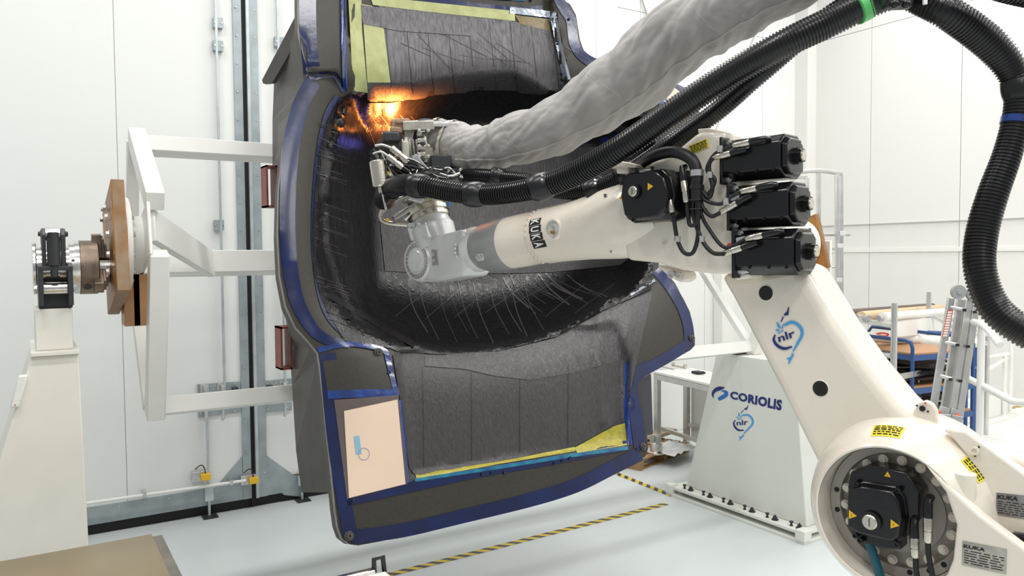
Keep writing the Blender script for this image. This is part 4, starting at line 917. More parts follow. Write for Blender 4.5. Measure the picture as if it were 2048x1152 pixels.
# --- link arm
OL = -.12
link = rprism('link_arm', [(1432, 548), (1470, 548), (1500, 545), (1592, 524), (1612, 548), (1672, 650), (1728, 728), (1790, 805), (1860, 872), (1850, 960), (1760, 1060), (1680, 1010), (1640, 948), (1600, 868), (1555, 776), (1510, 690), (1462, 598)], OL, .26, rcream, .05, seg=5)
for q, r_ in (((1532, 586), .030), ((1641, 777), .030)):
    p = R_(*q, OL); mk('hole_rim', B().lathe(p, nR, [(-.02, r_ * .9), (.0, r_ * 1.12), (.002, r_ * 1.05), (.0022, r_ * .9)], 32), rcream, link)
    mk('dark_hole', B().lathe(p, nR, [(.0, r_ * .98), (.0024, r_ * .98)], 32), ink, link)
    for k in range(4):
        mk('inner_hose_rib', B().beam(p + nR * .003 + Z * (-.018 + k * .011) - tdir * .017, p + nR * .003 + Z * (-.012 + k * .011) + tdir * .017, .002, .003, nR), matt_b, link)
emblem(link, lambda a, c: R_(a, c, OL), nR, 1577, 672, .96, rot=.0, lift=.004)
rprism('link_arm_collar', [(1456, 545), (1500, 540), (1500, 556), (1470, 560)], -.02, .14, rcream, .01)
# --- shoulder housing
OS = .02
cs = R_(1773, 1035, OS); e_h = tdir
sh = mk('shoulder_housing', B().lathe(cs, -nR, [(.06, .232), (.0, .236), (-.004, .242), (.004, .252), (.06, .290), (.14, .318), (.24, .330), (.34, .318), (.42, .27)], 72, False), rcream, ro)
mk('housing_recess', B().lathe(cs - nR * .10, nR, [(-.03, .24), (0, .232), (-.004, .20), (-.03, .195), (-.03, .15), (-.02, .15), (-.02, .0)], 64, False), mat('warm_grey_cast', (.46, .43, .38), .4, .1), sh, label='grey bolt circle plate inside the round shoulder opening')
mk('recess_wall', B().lathe(cs - nR * .12, nR, [(0, .235), (.12, .234)], 64, False), rcream, sh)
for i in range(18):
    a = 2 * math.pi * i / 18 + .1; inst('bolt', boltC, sh, cs - nR * .102 + (e_h * math.cos(a) + Z * math.sin(a)) * .178, nR, None, .0125)
for a in (math.radians(172), math.radians(192), math.radians(-60), math.radians(-45), math.radians(-78)):
    mk('drain_hole', B().lathe(cs - nR * .103 + (e_h * math.cos(a) + Z * math.sin(a)) * .212, nR, [(0, .009), (.003, .009)], 16), ink, sh)
octs = [(1688, 958), (1735, 944), (1790, 952), (1812, 985), (1812, 1050), (1795, 1090), (1742, 1084), (1706, 1076), (1688, 1050)]
octs = [(1690, 985), (1700, 972), (1722, 965), (1790, 976), (1806, 1000), (1812, 1040), (1806, 1080), (1790, 1090), (1716, 1072), (1690, 1056)]
m5, c5 = front_motor(octs, .03, .12, (1743, 1042), s=1.15, label='black motor with silver knob in the round shoulder opening')
rprism('motor_back_plate', [(1700, 945), (1738, 930), (1812, 945), (1840, 985), (1838, 1040), (1815, 1060), (1700, 1050), (1695, 975)], .0, .09, gloss_b, .008, m5)
rprism('motor_lower_plate', [(1712, 1060), (1800, 1075), (1802, 1100), (1770, 1098), (1712, 1082)], .0, .07, gloss_b, .006, m5)
tri((1703, 1030), .018, .0435, m5, -math.pi / 2); tri((1787, 1049), .018, .0435, m5, -math.pi / 2); tri((1775, 950), .012, .001, m5)
for q in ((1714, 967), (1797, 980), (1722, 1080), (1795, 1088), (1771, 998), (1712, 1070)): inst('screw', capD, m5, R_(*q, .03 - .018), nR, None, .010)
for a, c in (((1831, 1115), (1829, 1075)), ((1856, 1085), (1856, 1035))):
    pa_ = R_(*a, .02); pb_ = R_(*c, .02); connector('cable_connector', pa_, pb_ - pa_, (pb_ - pa_).length, m5, .0145)
    rcable('motor_cable', [(a[0], a[1]), (a[0] + 2, a[1] + 30), (a[0] + 14, a[1] + 90)], .009, .02)
rcable('teal_hose', [(1738, 1085), (1750, 1120), (1775, 1200)], .016, -.02, ro, teal_c)
# top pad, ear and details on the dome
pad = R_(1800, 853, -.20); mk('top_pad', B().lathe(pad + Z * -.03, Z, [(0, .062), (.03, .060), (.034, .052)], 40), rcream, sh)
rprism('ear_lug', [(1822, 850), (1826, 822), (1836, 806), (1850, 801), (1864, 808), (1872, 822), (1876, 862)], -.16, .03, rcream, .006, sh)
mk('ear_hole', B().lathe(R_(1845, 817, -.158), nR, [(0, .010), (.003, .010)], 20), ink, sh)
for q in ((1834, 811), (1856, 823), (1851, 806)): mk('ear_screw', B().lathe(R_(*q, -.158), nR, [(0, .0035), (.003, .0035)], 10), ink if q[0] != 1851 else redi, sh)
# labels on the dome sit on the lathe surface near the top
def dome(a_deg, back, lift=0):
    a = math.radians(a_deg); r_ = np.interp(back, [0, .004, .06, .14, .24, .34], [.242, .252, .290, .318, .330, .318]); return cs - nR * back + (e_h * math.cos(a) + Z * math.sin(a)) * (r_ + lift)
def dome_label(a0, a1, b0, b1):
    g = [[dome(a0 + (a1 - a0) * i / 6, b0 + (b1 - b0) * j / 3, .0015) for i in range(7)] for j in range(4)]
    o = mk('caution_label', B().add([p for r in g for p in r], [(j * 7 + i, j * 7 + i + 1, j * 7 + i + 8, j * 7 + i + 7) for j in range(3) for i in range(6)]), ylabel, sh)
    for j in range(5):
        bb0 = b1 + (b0 - b1) * (.12 + j * .17); bb1 = bb0 + (b0 - b1) * .09; b = B(); x_ = .06
        while x_ < .9:
            e_ = min(.94, x_ + random.uniform(.08, .2)); A0 = a0 + (a1 - a0) * x_; A1 = a0 + (a1 - a0) * e_
            b.add([dome(A0, bb0, .0025), dome(A1, bb0, .0025), dome(A1, bb1, .0025), dome(A0, bb1, .0025)], [(0, 1, 2, 3)]); x_ = e_ + .04
        mk('printed_line', b, ink, o)
dome_label(104, 84, .030, .085)
dome_label(47, 31, .075, .140)
c = dome(38, .05); mk('lifting_boss', B().lathe(c - Z * .08, Z, [(0, .034), (.09, .032), (.095, .026)], 28), rcream, sh, .0)
# --- rotating column (carousel) side plates
rprism('column_side', [(1845, 925), (1900, 975), (1960, 1030), (2060, 1105), (2200, 1230), (2200, 1500), (1700, 1500), (1760, 1340), (1860, 1230), (1905, 1120), (1912, 1050), (1890, 985)], .03, .05, rcream, .014)
rprism('column_wall', [(1884, 861), (1896, 857), (1932, 863), (1975, 893), (2060, 955), (2250, 1090), (2250, 1400), (1965, 1400), (1950, 1060), (1944, 970), (1934, 912), (1900, 872)], -.09, .05, rcream, .014)
rprism('column_back', [(1870, 832), (1900, 850), (1960, 888), (2060, 925), (2250, 1020), (2250, 1300), (1950, 1300), (1880, 980)], -.42, .05, rcream, .014)
rprism('column_floor', [(1930, 1120), (2250, 1330), (2250, 1500), (1900, 1500)], -.0, .5, rcream, .01)
rprism('column_black_unit', [(1996, 1080), (2025, 1068), (2100, 1078), (2100, 1180), (2010, 1130)], -.06, .12, gloss_b, .01)
mk('column_foot', B().lathe((cs + tdir * .55).xy.to_3d() if 0 else Vector(((cs + tdir * .6 - nR * .2).x, (cs + tdir * .6 - nR * .2).y, 0)), Z, [(0, .55), (.04, .55), (.05, .42), (.6, .40), (.95, .40)], 48), rcream, ro)
mk('column_boss', B().lathe(R_(1950, 901, -.088), nR, [(0, .014), (.01, .014), (.01, .008), (.004, .008)], 24), rcream, ro)
for q in ((1958, 894), (1950, 912)): mk('pin_hole', B().lathe(R_(*q, -.088), nR, [(0, .003), (.002, .003)], 8), ink, ro)
def nameplate(quad, off, m, word_quad, word):
    fn = lambda a, c: R_(a, c, off)
    o = flat('name_plate', quad, fn, m, ro, .002, nR)
    text_decal('lettering', word, word_quad, fn, ink, o, .0035, nR, .04)
    q = [np.array(p, float) for p in quad]
    def bl(u, v): return (q[0] * (1 - u) + q[1] * u) * (1 - v) + (q[3] * (1 - u) + q[2] * u) * v
    for i in range(6):
        v0_ = .36 + i * .10; b = B(); x_ = .05
        while x_ < .9:
            e_ = min(x_ + random.uniform(.08, .3), .95); b.prism([fn(*bl(x_, v0_)) + nR * .003, fn(*bl(e_, v0_)) + nR * .003, fn(*bl(e_, v0_ + .035)) + nR * .003, fn(*bl(x_, v0_ + .035)) + nR * .003], -nR * .0006); x_ = e_ + .05
        mk('printed_line', b, ink, o)
nameplate([(1925, 1081), (2014, 1098), (2012, 1148), (1924, 1129)], .03, plate_s, [(1927, 1095), (1970, 1103), (1971, 1096), (1928, 1088)], 'KUKA')
nameplate([(1993, 985), (2060, 992), (2060, 1040), (1992, 1029)], -.09, plate_g, [(1995, 997), (2036, 1002), (2037, 993), (1996, 989)], 'KUKA')

# ================================================================== PLACEMENT HEAD
def hp(x_, y_, d=4.25): return aD(x_, y_, d)
hd = thing('fibre_placement_head', 'crowded metal fibre placement head with heater glow at the bowl wall', 'machine head', hp(820, 330, 4.3))
HU = (tdir * .72 + nR * -.1).normalized() * 1.0
HR = Vector((math.cos(math.radians(-20)), math.sin(math.radians(-20)), 0)); HN = Vector((HR.y, -HR.x, 0)); HN = HN if HN.dot(fh) < 0 else -HN
def hbox(nm, x_, y_, w_, h_, d_=.08, ang=0, D_=4.2, m=alu, bev=.004, par=hd):
    c = hp(x_, y_, D_); s = D_ / F; a = math.radians(ang); u = HR * math.cos(a) + Z * math.sin(a); v = Z * math.cos(a) - HR * math.sin(a)
    return mk(nm, B().box(c, u * w_ * s, v * h_ * s, HN * d_), m, par, bev)
def hcyl(nm, a, c, r_, D_=4.15, m=nickel, prof=None, par=hd, D2=None):
    p = hp(*a, D_); q = hp(*c, D2 or D_); L_ = (q - p).length; s = D_ / F
    pr = [(t * L_, k * r_ * s) for t, k in (prof or ((0, .9), (.03, 1), (.97, 1), (1, .9)))]; return mk(nm, B().lathe(p, q - p, pr, 28), m, par)
grayal = mat('head_aluminium', (0.52, 0.49, 0.43), .3, .75, var=.12, vscale=25)
hbox('head_frame', 860, 290, 50, 84, .16, 4, 4.25, grayal); hbox('head_plate', 822, 283, 30, 76, .12, 4, 4.2, grayal)
hbox('slide_block', 835, 255, 62, 18, .14, 3, 4.15, grayal); hbox('slide_rail', 870, 252, 90, 8, .1, 2, 4.16, alu)
hbox('compaction_unit', 800, 252, 34, 22, .12, 3, 4.15, cutm); hbox('compaction_unit', 792, 262, 24, 10, .1, -5, 4.12, cutm)
hbox('guide_block', 846, 300, 14, 50, .06, 3, 4.1, grayal); hbox('guide_block', 828, 320, 24, 16, .06, 0, 4.1, alu)
for k in range(4): hbox('clamp_block', 842, 268 + k * 14, 16, 9, .05, 6, 4.05, nickel if k % 2 else grayal)
for k in range(5): hbox('tape_guide', 806 + k * 7, 300, 3.5, 40, .06, 5, 4.08, grayal if k % 2 else alu)
hcyl('lubricant_bottle', (812, 316), (812, 275), 7, 4.02, mat('cream_plastic', (.5, .49, .38), .3), ((0, .95), (.03, 1), (.75, 1), (.85, .5), (1, .45)))
hcyl('canister', (755, 322), (763, 374), 17, 4.0, nickel, ((0, .9), (.03, 1), (.95, 1), (1, .85))); hcyl('canister_neck', (763, 374), (765, 386), 7, 4.0, nickel); hcyl('canister_stem', (765, 386), (772, 420), 2.2, 4.0, steel)
hcyl('canister_cap', (749, 312), (754, 322), 10, 4.0, gloss_b); hcyl('black_actuator', (745, 300), (757, 314), 9, 4.02, gloss_b)
for a, c in (((783, 296), (818, 324)), ((776, 312), (806, 336))):
    hcyl('connector', a, c, 7, 3.98, nickel, ((0, .8), (.05, 1), (.5, 1), (.52, .85), (.6, .85), (.62, 1.1), (1, 1.1))); 
    hcyl('connector_elbow', c, (c[0] + 14, c[1] + 9), 8, 3.98, gloss_b)
for pts, r_, m in (([(783, 296), (765, 290), (750, 292)], 2.8, alu), ([(776, 312), (762, 304), (746, 308)], 2.8, alu), ([(770, 290), (790, 300), (800, 330), (790, 350)], 2, matt_b), ([(760, 300), (775, 330), (785, 350), (800, 362)], 2, nickel), ([(845, 350), (870, 345), (900, 352), (920, 346)], 2.5, alu), ([(840, 340), (865, 352), (890, 345), (905, 358)], 2, matt_b), ([(860, 335), (880, 340), (898, 336), (915, 352)], 2, nickel), ([(880, 360), (893, 352), (905, 340)], 2.4, matt_b), ([(850, 330), (862, 345), (885, 352)], 3, matt_b)):
    P = [hp(a, c, 4.0) for a, c in pts]; mk('head_cable', B().tube([Vector(p) for p in catmull([tuple(p) for p in P], 6)], r_ * 4 / F, 8), m, hd)
hbox('black_bracket', 800, 345, 56, 26, .12, 8, 4.1, gloss_b); hbox('black_bracket', 850, 335, 50, 30, .10, -10, 4.15, iron_b); hbox('grey_blade', 842, 330, 12, 46, .04, 38, 4.0, rgrey_d)
hbox('black_shroud', 782, 276, 34, 22, .1, 0, 4.1, iron_b, .012); hbox('black_carrier', 860, 350, 110, 18, .16, 3, 4.2, iron_b); hbox('bottom_plate', 845, 378, 70, 12, .16, 8, 4.25, grayal)
hbox('black_side', 880, 326, 40, 26, .1, 0, 4.15, iron_b); hbox('detail_plate', 822, 336, 14, 10, .04, 0, 4.0, alu)
flat('warning_triangle', [(775, 342), (782, 345), (775, 352)], lambda a, c: hp(a, c, 4.0), ywarn, hd, 0, HN)
for k in range(16):
    hbox('small_fitting', 872 + random.uniform(0, 60), 336 + random.uniform(0, 26), random.uniform(4, 10), random.uniform(3, 7), .03, random.uniform(-50, 50), 4.02, (iron_b, alu, nickel, gloss_b)[k % 4], .002)
for k in range(10):
    hbox('small_fitting', 776 + random.uniform(0, 50), 322 + random.uniform(0, 34), random.uniform(5, 11), random.uniform(3, 8), .03, random.uniform(-50, 50), 4.0, (gloss_b, alu, iron_b)[k % 3], .002)
for k in range(7):
    P_ = [hp(770 + random.uniform(0, 20), 300 + random.uniform(0, 30), 4.0), hp(800 + random.uniform(0, 30), 330 + random.uniform(-14, 24), 3.96), hp(840 + random.uniform(0, 40), 345 + random.uniform(-12, 14), 3.98), hp(900 + random.uniform(-20, 30), 352 + random.uniform(-8, 10), 4.05)]
    mk('head_cable', B().tube([Vector(p) for p in catmull([tuple(p) for p in P_], 6)], random.choice((.003, .004, .006)), 8), (matt_b, nickel, matt_b, iron_b)[k % 4], hd)
hbox('front_bracket', 806, 246, 30, 5, .1, 4, 4.12, cutm, .002); hbox('front_bracket', 786, 250, 6, 16, .05, 0, 4.1, cutm, .002)
hcyl('head_sleeve_ring', (848, 281), (868, 285), 44, 4.3, iron_b, ((0, .85), (.1, 1), (.9, 1), (1, .95)), D2=4.2)
for k in range(9):
    hbox('screw_block', 838 + (k % 3) * 9, 262 + (k // 3) * 26 + (k % 2) * 5, 6, 6, .04, 10 * k, 4.03, (alu, iron_b, nickel)[k % 3], .002)
b_l = hbox('heater_lamp', 790, 256, 10, 5, .05, -15, 4.14, ggl, .002)
P = [hp(a, c, 4.3) for a, c in ((815, 392), (790, 402), (768, 418), (762, 436), (775, 446), (815, 450))]
mk('guard_tube', B().tube([Vector(p) for p in catmull([tuple(p) for p in P], 8)], 5 * 4.3 / F, 14), nickel, hd)
hbox('mount_plate', 808, 424, 50, 10, .14, 32, 4.3, grayal); hbox('mount_bracket', 830, 398, 30, 12, .1, -12, 4.2, alu); hbox('mount_bracket', 805, 428, 40, 4, .1, 34, 4.22, rgrey_d)
hcyl('clamp_lever', (810, 440), (822, 426), 3, 4.15, steel); mk('orange_cap', B().ball(hp(775, 440, 4.2), .010), ywarn, hd); mk('blue_cap', B().ball(hp(897, 409, 4.2), .012), midb, hd); hcyl('flange_mount', (845, 400), (842, 384), 40, 4.45, grayal)
ho = bpy.data.objects.new('heater_glow', HEAT); COL.objects.link(ho); ho.location = TPa([(800, 258)], .17)[0]; ho.rotation_euler = (Vector((-.25, .45, .9)) * -1).to_track_quat('Z', 'Y').to_euler()
hb = bpy.data.objects.new('blue_glow', HEATB); COL.objects.link(hb); hb.location = TPa([(772, 290)], .16)[0]

# ================================================================== SLEEVE
sl = thing('fabric_sleeve', 'wrinkled grey fabric sleeve rising from the head to the top right', 'sleeve', aD(1200, 230, 3.8))
CT = [(862, 284, 4.3, 42), (895, 288, 4.25, 47), (935, 294, 4.2, 45), (975, 293, 4.15, 43), (1015, 286, 4.1, 48), (1093, 260, 3.95, 53), (1184, 208, 3.8, 62), (1275, 140, 3.65, 69), (1366, 70, 3.45, 72), (1450, 20, 3.3, 72), (1540, -26, 3.15, 68), (1660, -85, 3.0, 70), (1780, -130, 2.9, 70)]
cc = catmull(CT, 16); pts = [aD(q[0], q[1], q[2]) for q in cc]; rad = [q[3] * q[2] / F for q in cc]; SEG = 96
vs = []; u = None; n = len(pts); frames = []
for i in range(n):
    t = (pts[min(i + 1, n - 1)] - pts[max(i - 1, 0)]).normalized(); u = UP if u is None else u; u = (u - t * u.dot(t)).normalized(); v = t.cross(u); frames.append((t, u, v))
from mathutils import noise
def sleeve_r(i, a):
    s = i / (n - 1); p = Vector((i * .16, math.cos(a) * 1.2, math.sin(a) * 1.2))
    w1 = noise.noise(p * .55) * .13; w2 = noise.noise(Vector((i * .10 + a * 1.4, math.cos(a) * 1.0, math.sin(a) * 1.0)) * 1.3); w2 = (abs(w2) - .25) * .16
    w3 = noise.noise(Vector((i * .35 - a * 2.2, math.cos(a) * 2.2, math.sin(a) * 2.2 + 7))); w3 = -max(0, .5 - abs(w3) * 4) * .05
    fold = math.sin(i * .55 + 2 * a + 2 * noise.noise(p)) * .025 * (1.4 - s) * (s > .04)
    return rad[i] * (1 + (w1 * .9 + w2 * 1.2 + w3 * 1.1 + fold * 1.1) * min(1, i / 12))
for i in range(n):
    t, u, v = frames[i]
    for k in range(SEG):
        a = 2 * math.pi * k / SEG; vs.append(pts[i] + (u * math.cos(a) + v * math.sin(a)) * sleeve_r(i, a))
b = B().add(vs, [(i * SEG + k, i * SEG + (k + 1) % SEG, (i + 1) * SEG + (k + 1) % SEG, (i + 1) * SEG + k) for i in range(n - 1) for k in range(SEG)])
so = mk('sleeve', b, fabric, sl, smooth=180); md = so.modifiers.new('s', 'SUBSURF'); md.levels = 1; md.render_levels = 1
def on_sleeve(i, a, lift):
    i = max(0, min(n - 1.001, i)); k = int(i); f_ = i - k; t, u, v = frames[k]; c_ = pts[k].lerp(pts[k + 1], f_); r_ = sleeve_r(k, a) * (1 - f_) + sleeve_r(k + 1, a) * f_; return c_ + (u * math.cos(a) + v * math.sin(a)) * (r_ + lift)
# angle facing the camera
def cam_angle(i): t, u, v = frames[i]; d = (CAM - pts[i]).normalized(); return math.atan2(d.dot(v), d.dot(u))
sg = 1 if (frames[80][2].dot(RT) * 0 + 1) else 1
def low_ang(i, dlt):   # angle rotated from the camera side toward the underside
    t, u, v = frames[i]; a0 = cam_angle(i); test = (u * math.cos(a0 + .1) + v * math.sin(a0 + .1)).dot(UP) - (u * math.cos(a0) + v * math.sin(a0)).dot(UP)
    return a0 + (dlt if test < 0 else -dlt)
mk('seam', B().tube([on_sleeve(i, low_ang(i, .62), .0) for i in range(30, n)], .006, 8), fab_d, sl)
mk('seam_fold', B().tube([on_sleeve(i, low_ang(i, .80), -.004) for i in range(30, n)], .004, 8), fab_d, sl)
for i0, da in ((66, .012), (100, -.02), (136, .01)):
    mk('cross_seam', B().tube([on_sleeve(i0 + 8 * s, low_ang(i0, -1.3 + s * 1.9), -.001) for s in np.linspace(0, 1, 26)], .0022, 6), fab_d, sl)
for i0 in (6, 17): 
    b = B(); g = []
    for s in range(97):
        a = 2 * math.pi * s / 96; g += [on_sleeve(i0, a, .011), on_sleeve(i0 + 3.2, a, .011)]
    b.add(g, [(2 * s, 2 * s + 1, 2 * s + 3, 2 * s + 2) for s in range(96)]); mk('strap', b, strap, sl)
b = B()
for k_ in (.35, ):
    g = []
    for i in range(6, 26): g += [on_sleeve(i, low_ang(i, k_), .007), on_sleeve(i, low_ang(i, k_ + .28), .007)]
    b.add(g, [(2 * s, 2 * s + 1, 2 * s + 3, 2 * s + 2) for s in range(19)])
mk('strap', b, strap, sl)
b = B()
def ap(x_, y_): return aD(x_, y_, 3.98)

# ================================================================== HOSES
def hose(name, label, CT, pitch=.0125, r_amp=.095, n_=24, grp='corrugated hoses'):
    cc = catmull(CT, n_); P = [aD(q[0], q[1], q[2]) for q in cc]; Rr = [q[3] * q[2] / F for q in cc]
    ln = [0]
    for i in range(1, len(P)): ln.append(ln[-1] + (P[i] - P[i - 1]).length)
    T = ln[-1]; N_ = int(T / pitch); sx_ = []; rs = []
    A = np.array([list(p) for p in P]); ln = np.array(ln)
    for k in range(N_):
        for fr_k, am in ((0, 1), (.42, 1), (.5, 1 - r_amp), (.92, 1 - r_amp)):
            s = (k + fr_k) * pitch; sx_.append(Vector([np.interp(s, ln, A[:, j]) for j in range(3)])); rs.append(float(np.interp(s, ln, Rr)) * am)
    t = thing(name, label, 'hose', P[0], grp)
    # smooth directions: tangent from the smooth curve
    o = mk('corrugated_tube', B(), hose_b, t) if 0 else None
    b = B(); seg = 20; u = None; vs = []
    for i, p in enumerate(sx_):
        a_ = sx_[max(0, i - 6)]; c_ = sx_[min(len(sx_) - 1, i + 6)]; tg = (c_ - a_).normalized(); u = tg.orthogonal().normalized() if u is None else (u - tg * u.dot(tg)).normalized(); v = tg.cross(u)
        vs += [p + (u * math.cos(2 * math.pi * k / seg) + v * math.sin(2 * math.pi * k / seg)) * rs[i] for k in range(seg)]
    b.add(vs, [(i * seg + k, i * seg + (k + 1) % seg, (i + 1) * seg + (k + 1) % seg, (i + 1) * seg + k) for i in range(len(sx_) - 1) for k in range(seg)])
    mk('corrugated_tube', b, hose_b, t, smooth=25)
    return t, cc
def collar(t, q, nxt, D_, r_, m=rubber, k=.95, nm='ball_collar'):
    p = aD(*q, D_); d = (aD(*nxt, D_) - p).normalized(); rr = r_ * .92 * D_ / F
    c = mk(nm, B().lathe(p, d, [(-rr * 1.0, rr * .78), (-rr * .8, rr * .92), (-rr * .4, rr * 1.03), (0, rr * 1.06), (rr * .4, rr * 1.03), (rr * .8, rr * .92), (rr * 1.0, rr * .78)], 28), m, t)
    for s_ in (-.25, .25): inst('screw', capS, c, p + (-fw * math.cos(s_) + UP * (.6 + s_)).normalized() * rr * 1.0, (-fw + UP * .8), None, .005)
hA, _ = hose('supply_hose', 'thick black corrugated hose passing in front, from the head up to the green taped top', [(772, 392, 4.2, 20), (785, 376, 4.0, 21), (812, 370, 3.85, 22), (850, 373, 3.75, 21), (900, 383, 3.7, 21), (950, 389, 3.65, 21), (1010, 387, 3.55, 22), (1080, 374, 3.45, 23), (1150, 348, 3.35, 25), (1250, 290, 3.2, 26), (1350, 221, 3.1, 27), (1450, 155, 3.0, 28), (1560, 92, 2.9, 29), (1660, 44, 2.85, 30), (1730, 10, 2.8, 30), (1790, -14, 2.75, 30)])
for q, nx, D_, r_ in (((838, 372), (860, 374), 3.78, 26), ((950, 389), (975, 388), 3.64, 27), ((1083, 373), (1105, 366), 3.44, 29)): collar(hA, q, nx, D_, r_)
mk('end_elbow', B().tube([Vector(p) for p in catmull([tuple(aD(768, 400, 4.2)), tuple(aD(772, 388, 4.12)), tuple(aD(785, 376, 4.0))], 6)], 22 * 4.1 / F, 18), rubber, hA)
p = aD(1722, 14, 2.8); d = (aD(1740, 5, 2.8) - p).normalized(); mk('green_tape', B().lathe(p - d * .02, d, [(0, 31 * 2.8 / F), (.042, 31 * 2.8 / F)], 32), gtape, hA, label='bright green tape wrapped round the hose')
hB, _ = hose('return_hose', 'thinner black corrugated hose half hidden behind the thick front hose', [(925, 352, 4.15, 14), (960, 352, 4.05, 15), (1010, 356, 3.95, 15), (1060, 362, 3.85, 15), (1110, 380, 3.75, 17), (1190, 378, 3.6, 17), (1260, 344, 3.45, 18), (1340, 290, 3.3, 19), (1430, 225, 3.2, 20), (1500, 165, 3.1, 20), (1570, 105, 3.05, 20), (1640, 45, 3.0, 20), (1720, -6, 2.9, 20), (1790, -30, 2.9, 20)])
for q, nx, D_, r_ in (((998, 353), (1020, 357), 3.97, 18), ((1188, 378), (1205, 370), 3.6, 24), ((1252, 348), (1270, 338), 3.46, 24)): collar(hB, q, nx, D_, r_)
hC, _ = hose('drop_hose', 'thick black corrugated hose hanging in a long curve at the right edge', [(1790, -24, 2.75, 30), (1830, -6, 2.75, 30), (1890, 22, 2.7, 32), (1950, 62, 2.7, 33), (2000, 108, 2.7, 31), (2027, 150, 2.7, 28), (2036, 190, 2.7, 26), (2032, 240, 2.7, 26), (2014, 310, 2.7, 27), (1985, 390, 2.7, 29), (1963, 470, 2.7, 30), (1960, 540, 2.68, 30), (1985, 610, 2.65, 31), (2035, 655, 2.6, 32), (2110, 690, 2.55, 34)])
collar(hC, (2034, 176), (2036, 190), 2.7, 30)
p = aD(2032, 242, 2.7); d = (aD(2030, 252, 2.7) - p).normalized(); mk('blue_tape', B().lathe(p - d * .012, d, [(0, 28 * 2.7 / F), (.024, 28 * 2.7 / F)], 32), blue2, hC)
hD, _ = hose('upper_hose', 'black corrugated hose cutting across the top right corner', [(1950, -42, 2.5, 26), (2010, -22, 2.5, 26), (2080, -6, 2.5, 26)])
hk = thing('hose_hanger', 'small black hose clamp with screws at the top where hoses meet', 'clamp', aD(1795, 2, 2.7))
mk('clamp_body', B().beam(aD(1765, 4, 2.7), aD(1822, 2, 2.7), .05, .05, UP), rubber, hk, .01)
for q in ((1790, 8), (1812, 8), (1798, 4)): mk('clamp_screw', B().ball(aD(*q, 2.66), .016), gloss_b, hk)
mk('bracket', B().box(aD(1850, 0, 2.66), RT * .012, UP * .03, fw * .01), white_p, hk)

# ================================================================== RIGHT BACKGROUND
def lim(p, z=ZP): return Vector((p.x, p.y, z))
# folding ladder (aluminium, four stiles) leaning
la = thing('folding_ladder', 'folded aluminium multi section ladder leaning behind the robot', 'ladder', lim(aD(1890, 900, 5.6)))
def lp(x_, y_, o=0): return aD(x_, y_, 5.5 + o)
for i, (a, c) in enumerate((((1902, 596), (1866, 820)), ((1921, 598), (1886, 835)), ((1937, 600), (1900, 845)), ((1952, 608), (1916, 848)))):
    ext = (lp(*c, 0) - lp(*a, 0)).normalized(); o_ = .08 if i in (0, 1) else 0
    pa_ = lp(*a, o_); pb_ = lp(*c, o_) + ext * .1; mk('stile', B().beam(pa_, pb_, .047, .028, fw), alu, la, .003)
for r0, r1 in (((1898, 614), (1942, 622)), ((1888, 684), (1930, 692)), ((1878, 750), (1918, 762))):
    mk('rung', B().tube([lp(*r0, .08), lp(*r1, .02)], .014, 10), alu, la)
for q in ((1929, 620), (1950, 624), (1915, 690), (1936, 693), (1901, 759), (1921, 762)):
    mk('rung_cap', B().box(lp(q[0], q[1], -.03), RT * .025, UP * .020, fw * .012), matt_b, la, .003)
for q in ((1914, 584), (1944, 588)):
    mk('hinge_disc', B().lathe(lp(q[0], q[1], .0), -fw, [(0, .05), (.03, .05), (.03, .02), (.04, .018)], 24), rgrey_d, la)
flat('instruction_label', [(1896, 621), (1906, 620), (1893, 674), (1884, 674)], lambda a, c: lp(a, c, .05), redi, la, 0, -fw)
for k in range(10): flat('printed_line', [(1895.6 - k * 1.05, 623 + k * 5.2), (1904 - k * 1.05, 622.5 + k * 5.2), (1903.3 - k * 1.05, 626 + k * 5.2), (1895 - k * 1.05, 626.5 + k * 5.2)], lambda a, c: lp(a, c, .05), whitei, la, .002, -fw)
mk('stile_sleeve', B().beam(lp(1890, 814, -.03), lp(1880, 850, -.03), .06, .03, fw), alu, la, .002); mk('stile_sleeve', B().beam(lp(1910, 818, -.03), lp(1900, 852, -.03), .06, .03, fw), alu, la, .002)
for a, c in (((1878, 830), (1900, 832)), ((1903, 832), (1925, 836))): mk('foot_bar', B().tube([lp(*a, -.08), lp(*c, -.08)], .012, 10), rgrey_d, la)
for q in ((1877, 825), (1916, 832)): mk('orange_foot', B().ball(lp(q[0], q[1], -.05), .018), orange, la)
# guard rails
def rail(nm, lb, tubes, r_=.024, loc=None, posts=(), m=white_p):
    t = thing(nm, lb, 'railing', loc or lim(aD(*tubes[0][0]))); 
    for tb in tubes: mk('rail_tube', B().tube([Vector(p) for p in catmull([tuple(aD(*q)) for q in tb], 5)], r_, 14), m, t)
    for q, D_ in posts:
        p = aD(*q, D_); mk('post', B().tube([p, lim(p)], r_, 14), m, t); mk('post_foot', B().lathe(lim(p), Z, [(0, .06), (.012, .06)], 20), m, t)
    return t
rail('guard_rail', 'near white tubular guard rail running out at the right edge', [[(1905, 636, 5.9), (1935, 642, 5.6), (1968, 652, 5.3), (2000, 690, 5.1)], [(1925, 752, 5.75), (1962, 770, 5.45), (2010, 795, 5.1), (2032, 804, 5.0), (2070, 804, 4.9)]], posts=(((1963, 652), 5.4),))
rail('guard_rail', 'far white tubular guard rail with kick plate beside the right wall', [[(1905, 728, 8.4), (1935, 722, 8.8), (2016, 708, 9.5)], [(1975, 740, 9.0), (2014, 716, 9.5)], [(1990, 612, 8.8), (2024, 612, 9.2)], [(1950, 660, 8.6), (1990, 622, 8.8)]], posts=(((2010, 710), 9.4), ((2024, 614), 9.5)))
